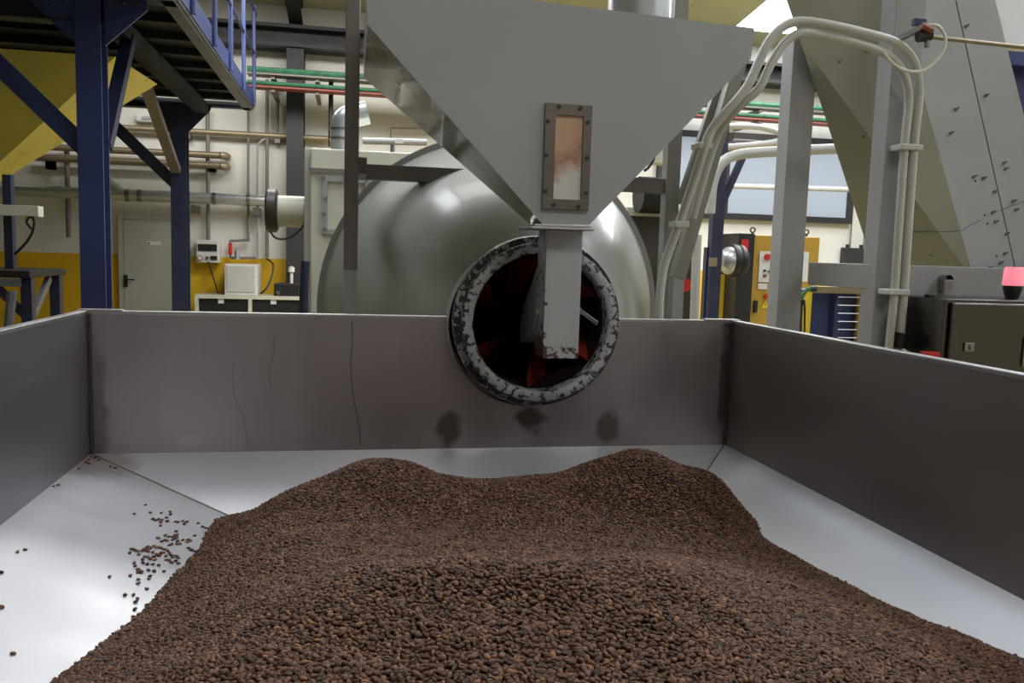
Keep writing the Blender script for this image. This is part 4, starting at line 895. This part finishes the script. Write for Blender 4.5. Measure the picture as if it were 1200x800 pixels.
# pale pipe, curved
pipe('cream_pipe', [(832, 250, 6.5), (835, 215, 6.5), (845, 192, 6.5), (862, 182, 6.5), (900, 178, 6.5), (990, 174, 6.5), (1060, 172, 6.5)], .043, 'conduit', 'thick pale pipe curving in from behind the hopper leg to the grey machine', 'pipe', n=14)
pipe('cream_pipe', [(843, 148, 9), (868, 148, 9), (890, 149, 9), (912, 155, 9), (916, 162, 9), (905, 167, 9), (870, 171, 9), (843, 172, 9)], .035, 'conduit', 'pale pipe loop above the thick curved pipe', 'pipe', n=12)
pipe('window_pipe', [(800, 216, 12.8), (1000, 222, 12.8)], .045, 'conduit', 'long pale pipe crossing in front of the window', 'pipe', n=12, sm=0)
pipe('pale_post_pipe', [(812, 420, 5.5), (815, 330, 5.5), (817, 275, 5.5)], .032, 'conduit', 'pale upright pipe just right of the hopper leg', 'pipe', sm=0)
# dark machine behind the drum
dm = thing('dark_machine', 'black motor and dark machine body behind the right side of the drum', 'machine', (at(770, 300, 6).x, 6.2, 0))
MB().box((at(735, 300, 6).x, 6.0, 0), (at(812, 300, 6).x, 6.6, at(770, 248, 6).z)).build('body', M['brownblack'], dm)
MB().cyl(at(748, 228, 5.8), at(785, 230, 5.8), .13, 20).build('motor', M['black'], dm, smooth=True)
MB().box(tuple(at(735, 252, 5.9)), tuple(at(790, 246, 5.99))).build('rail', M['cream'], dm)
p = at(803, 334, 5.9); MB().cyl((p.x, 5.95, p.z), (p.x, 5.9, p.z), .05, 14).build('red_knob', M['red'], dm)
MB().box(tuple(at(765, 190, 6.1)), tuple(at(783, 165, 6.3))).build('terminal_box', M['cream'], dm)
MB().tube([at(768, 175, 6), at(766, 186, 6), at(760, 196, 6), at(755, 200, 6)], .012, 6).build('cable', M['black'], dm)
# fan box in front of the window
o = MB().box(tuple(at(860, 172, 9.5)), tuple(at(892, 163, 9.9))).build('louvred_unit', M['brownblack'], None); tag(o, 'dark louvred unit between the pale pipe loop and the thick pipe', 'unit')
for k in range(4): MB().box(tuple(at(861, 171.5-2*k, 9.46)), tuple(at(891, 170.7-2*k, 9.5))).build('slat', M['post'], o)
# silver lamp
lp = thing('round_lamp', 'round silver lamp housing with black ring beside the blue column', 'lamp', tuple(at(852, 306, 8.2)))
p = at(847, 305, 8.2); MB().lathe([(.001, -.02), (.09, 0), (.14, .06), (.15, .12)], (p.x-.02, 8.2, p.z), 'X', 28).build('silver_dome', M['galv'], lp, smooth=True)
MB().lathe([(.15, .10), (.17, .11), (.175, .14), (.165, .17), (.175, .19), (.165, .23), (.13, .26), (.001, .26)], (p.x-.02, 8.2, p.z), 'X', 28).build('black_ring', M['black'], lp, smooth=True)
# ochre electrical cabinet
YE = 8.6
e0_, e1_ = at(884, 275, YE), at(953, 400, YE); ztop = e0_.z
ec = thing('electrical_cabinet', 'tall ochre electrical cabinet with a white control panel and warning sign', 'cabinet', (e0_.x, YE, 0))
MB().box((e0_.x, YE, .05), (e1_.x, YE+.5, ztop)).build('body', M['gold'], ec, bevel=.01)
MB().box((at(863, 300, YE).x, YE-.03, .05), (e0_.x-.004, YE+.5, ztop+.01)).build('side_door', M['black'], ec, bevel=.005)
p = at(873, 287, YE-.04); MB().box((p.x-.04, YE-.045, p.z-.07), (p.x+.04, YE-.03, p.z+.06)).build('red_label', M['red'], ec)
def epl(px0, py0, px1, py1, mat, name, t=.015, d_=0):
    a = at(px0, py0, YE); b = at(px1, py1, YE); MB().box((a.x, YE-t-d_, b.z), (b.x, YE-d_-.0005, a.z)).build(name, M[mat], ec)
epl(890, 294, 914, 331, 'white', 'control_panel'); epl(888, 332, 898, 339, 'white', 'paper_label'); epl(907, 335, 914, 347, 'navycab', 'blue_label'); epl(941, 295, 945, 330, 'white', 'paper_label')
epl(883, 352, 886, 366, 'black', 'door_handle', .03)
for px, py, r_, mt in ((898, 301, .035, 'red'), (903, 301, .015, 'red'), (907, 303, .012, 'black'), (907, 308, .012, 'black'), (907, 312, .012, 'black'), (895, 317, .012, 'black'), (900, 318, .012, 'black'), (905, 318, .012, 'green'), (910, 318, .012, 'black'), (895, 323, .018, 'redpipe'), (897, 347, .03, 'red')):
    p = at(px, py, YE); MB().cyl((p.x, YE-.015, p.z), (p.x, YE-.04, p.z), r_, 10).build('button', M[mt], ec)
p = at(896.5, 357, YE)
tri = MB().prism([(p.x-.045, YE-.006, p.z-.035), (p.x+.045, YE-.006, p.z-.035), (p.x, YE-.006, p.z+.045)], (0, .005, 0)).build('warning_sign', M['bright_yellow'], ec)
MB().prism([(p.x+.004, YE-.0075, p.z+.026), (p.x-.012, YE-.0075, p.z+.002), (p.x-.001, YE-.0075, p.z+.002), (p.x-.006, YE-.0075, p.z-.026), (p.x+.012, YE-.0075, p.z+.008), (p.x+.002, YE-.0075, p.z+.008)], (0, .001, 0)).build('bolt_symbol', M['black'], tri)
for px in (882, 945):
    p = at(px, 272, YE+.1); p.z = ztop+.005; MB().lathe([(.02, -.007), (.034, -.007), (.034, .007), (.02, .007), (.02, -.007)], (p.x, YE+.1, p.z+.05), 'Y', 14).box((p.x-.012, YE+.09, p.z), (p.x+.012, YE+.11, p.z+.02)).build('lifting_eye', M['brownblack'], ec)
# yellow guard posts
for px0, px1, lab in ((840, 852, 'left of a pair of yellow guard posts below the round silver lamp'), (856, 861, 'narrow yellow guard post touching the black cabinet side')):
    a = at(px0, 320, 8.9); b = at(px1, 320, 8.9); o = MB().box((a.x, 8.86, 0), (b.x, 8.94, at(846, 322, 8.9).z)).build('guard_post', M['bright_yellow'], None, bevel=.004); tag(o, lab, 'post')
# blue machine with wire guard below the grey rail
YP = 5.6
bg = thing('blue_guard_machine', 'blue machine cabinet with a wire mesh guard seen under the grey rail', 'machine', tuple(at(985, 380, YP)[:2])+(0,))
MB().box((at(951, 360, YP).x, YP, 0), (at(1030, 360, YP).x, YP+.5, at(980, 341, YP).z)).build('body', M['navycab'], bg)
MB().box((at(975, 360, YP).x, YP-.04, 0), (at(982, 360, YP).x, YP, at(980, 341, YP).z)).build('edge_post', M['blue'], bg)
MB().box(tuple(at(952, 343, YP-.08)), tuple(at(1030, 337, YP-.02))).build('top_rail', M['brass'], bg)
MB().box(tuple(at(1007, 345, YP-.04)), tuple(at(1012, 420, YP-.01))).build('label_strip', M['gold'], bg)
MB().box(tuple(at(1011, 358, YP-.06)), tuple(at(1018, 370, YP-.05))).build('blue_label', M['white'], bg)
for k in range(7):
    a = at(982, 348+9.5*k, YP-.06); b = at(1028, 351+9.5*k, YP-.06); b.z = a.z; MB().cyl(a, b, .004, 6).build('guard_wire', M['zinc'], bg)
for px in (1009, 1014, 1019, 1024):
    a = at(px, 346, YP-.065); MB().cyl(a, (a.x, a.y, a.z-.6), .003, 6).build('guard_wire', M['zinc'], bg)
o = MB().box((at(945, 380, 5.3).x, 5.3, 0), (at(949.5, 380, 5.3).x, 5.36, at(948, 340, 5.3).z)).build('guard_post', M['bright_yellow'], None); tag(o, 'slim yellow post with a green hose beside it under the grey rail', 'post')
o = MB().tube([at(939, 352, 5.1), at(940, 347, 5.1), at(945, 340, 5.1), at(951, 338, 5.1)], .015, 8).build('green_hose', M['green'], None, smooth=True); tag(o, 'short green hose with black ends under the grey rail', 'hose')
MB().cyl(at(950, 338.5, 5.1), at(956, 338, 5.1), .02, 8).cyl(at(940.5, 351, 5.1), at(940, 357, 5.1), .02, 8).build('hose_end', M['black'], o)
MB().tube([at(940, 356, 5.1), at(939, 375, 5.1), at(938, 420, 5.1)], .007, 6, 0).tube([at(943, 356, 5.1), at(943, 375, 5.1), at(942, 420, 5.1)], .007, 6, 0).build('rod', M['brownblack'], o)
# black speaker-like box on the wall
p0 = at(989, 290, 13.36); p1 = at(1012, 312, 13.36)
o = MB().box((p0.x, 13.36, p1.z), (p1.x, 13.46, p0.z)).build('black_wall_box', M['colblack'], None, bevel=.01); tag(o, 'black box hung on the white wall behind the grey rail', 'box')
for px in (993, 1009):
    p = at(px, 289, 13.4); MB().cyl((p.x, 13.4, p0.z), (p.x, 13.4, p0.z+.06), .03, 8).build('hanger', M['black'], o)
    MB().cyl((p.x+.05, 13.4, p0.z), (p.x+.05, 13.4, at(1000, 240, 13.4).z), .015, 6).build('wire', M['taupe'], o)
MB().box((p0.x+.05, 13.46, p1.z+.05), (p1.x-.05, 13.5, p0.z-.05)).build('bracket', M['black'], o)
# top right: pale box duct and blue beam
a, b = at(1150, -30, 5.0), at(1270, 50, 5.0)
o = MB().prism([at(1150, -60, 5.25), at(1178, 52, 5.25), Vector((at(1290, 54, 5.25).x, 5.25, at(1178, 52, 5.25).z)), at(1290, -60, 5.25)], (0, .5, 0)).build('pale_duct_box', M['white'], None); tag(o, 'pale boxy duct at the top right corner', 'duct')
bs = thing('blue_support', 'blue steel support beam at the right edge below the pale duct', 'steel beam', tuple(at(1195, 90, 4.9)[:2])+(0,))
z1, z2, z3 = at(1190, 60, 4.9).z, at(1190, 76, 4.9).z, at(1190, 132, 4.9).z; xa, xe = at(1176, 70, 4.9).x, at(1330, 70, 4.9).x
MB().box((xa, 4.9, z2), (xe, 5.2, z1)).build('beam', M['navycab'], bs)
MB().box((xa+.05, 5.0, z3), (xe, 5.05, z2)).build('web', M['navycab'], bs)
MB().box((xe-.15, 5.06, 0), (xe-.02, 5.16, z2)).build('column', M['blue'], bs)
# hangers and stands that carry the free pipes
def stand(parent_name, px, y, ztop, dy=.0, r=.02):
    par = bpy.data.objects[parent_name]; x = at(px, 200, y).x
    MB().cyl((x, y+dy, 0), (x, y+dy, ztop), r, 8).build('stand', M['zinc'], par)
stand('cream_pipe', 935, 6.5, at(935, 177, 6.5).z); stand('cream_pipe.001', 845, 9, at(845, 148, 9).z)
stand('gas_pipe', 460, 9, at(460, 167, 9).z)
for px in (830, 960):
    p = at(px, 219, 12.8); MB().box((p.x-.03, 12.8, p.z-.02), (p.x+.03, 13.44, p.z+.02)).build('bracket', M['zinc'], bpy.data.objects['window_pipe'])
p = at(876, 164, 9.7); MB().bar(at(864, 168, 9.6), at(845, 168, 9.03), .04, .04).build('bracket', M['navy'], bpy.data.objects['louvred_unit'])
p = at(812, 420, 5.5); MB().cyl((p.x, 5.5, 0), p, .032, 12).build('pipe_foot', M['conduit'], bpy.data.objects['pale_post_pipe'])
p = at(938, 420, 5.1); MB().cyl((p.x, 5.1, 0), p, .012, 8).build('rod', M['brownblack'], bpy.data.objects['green_hose'])
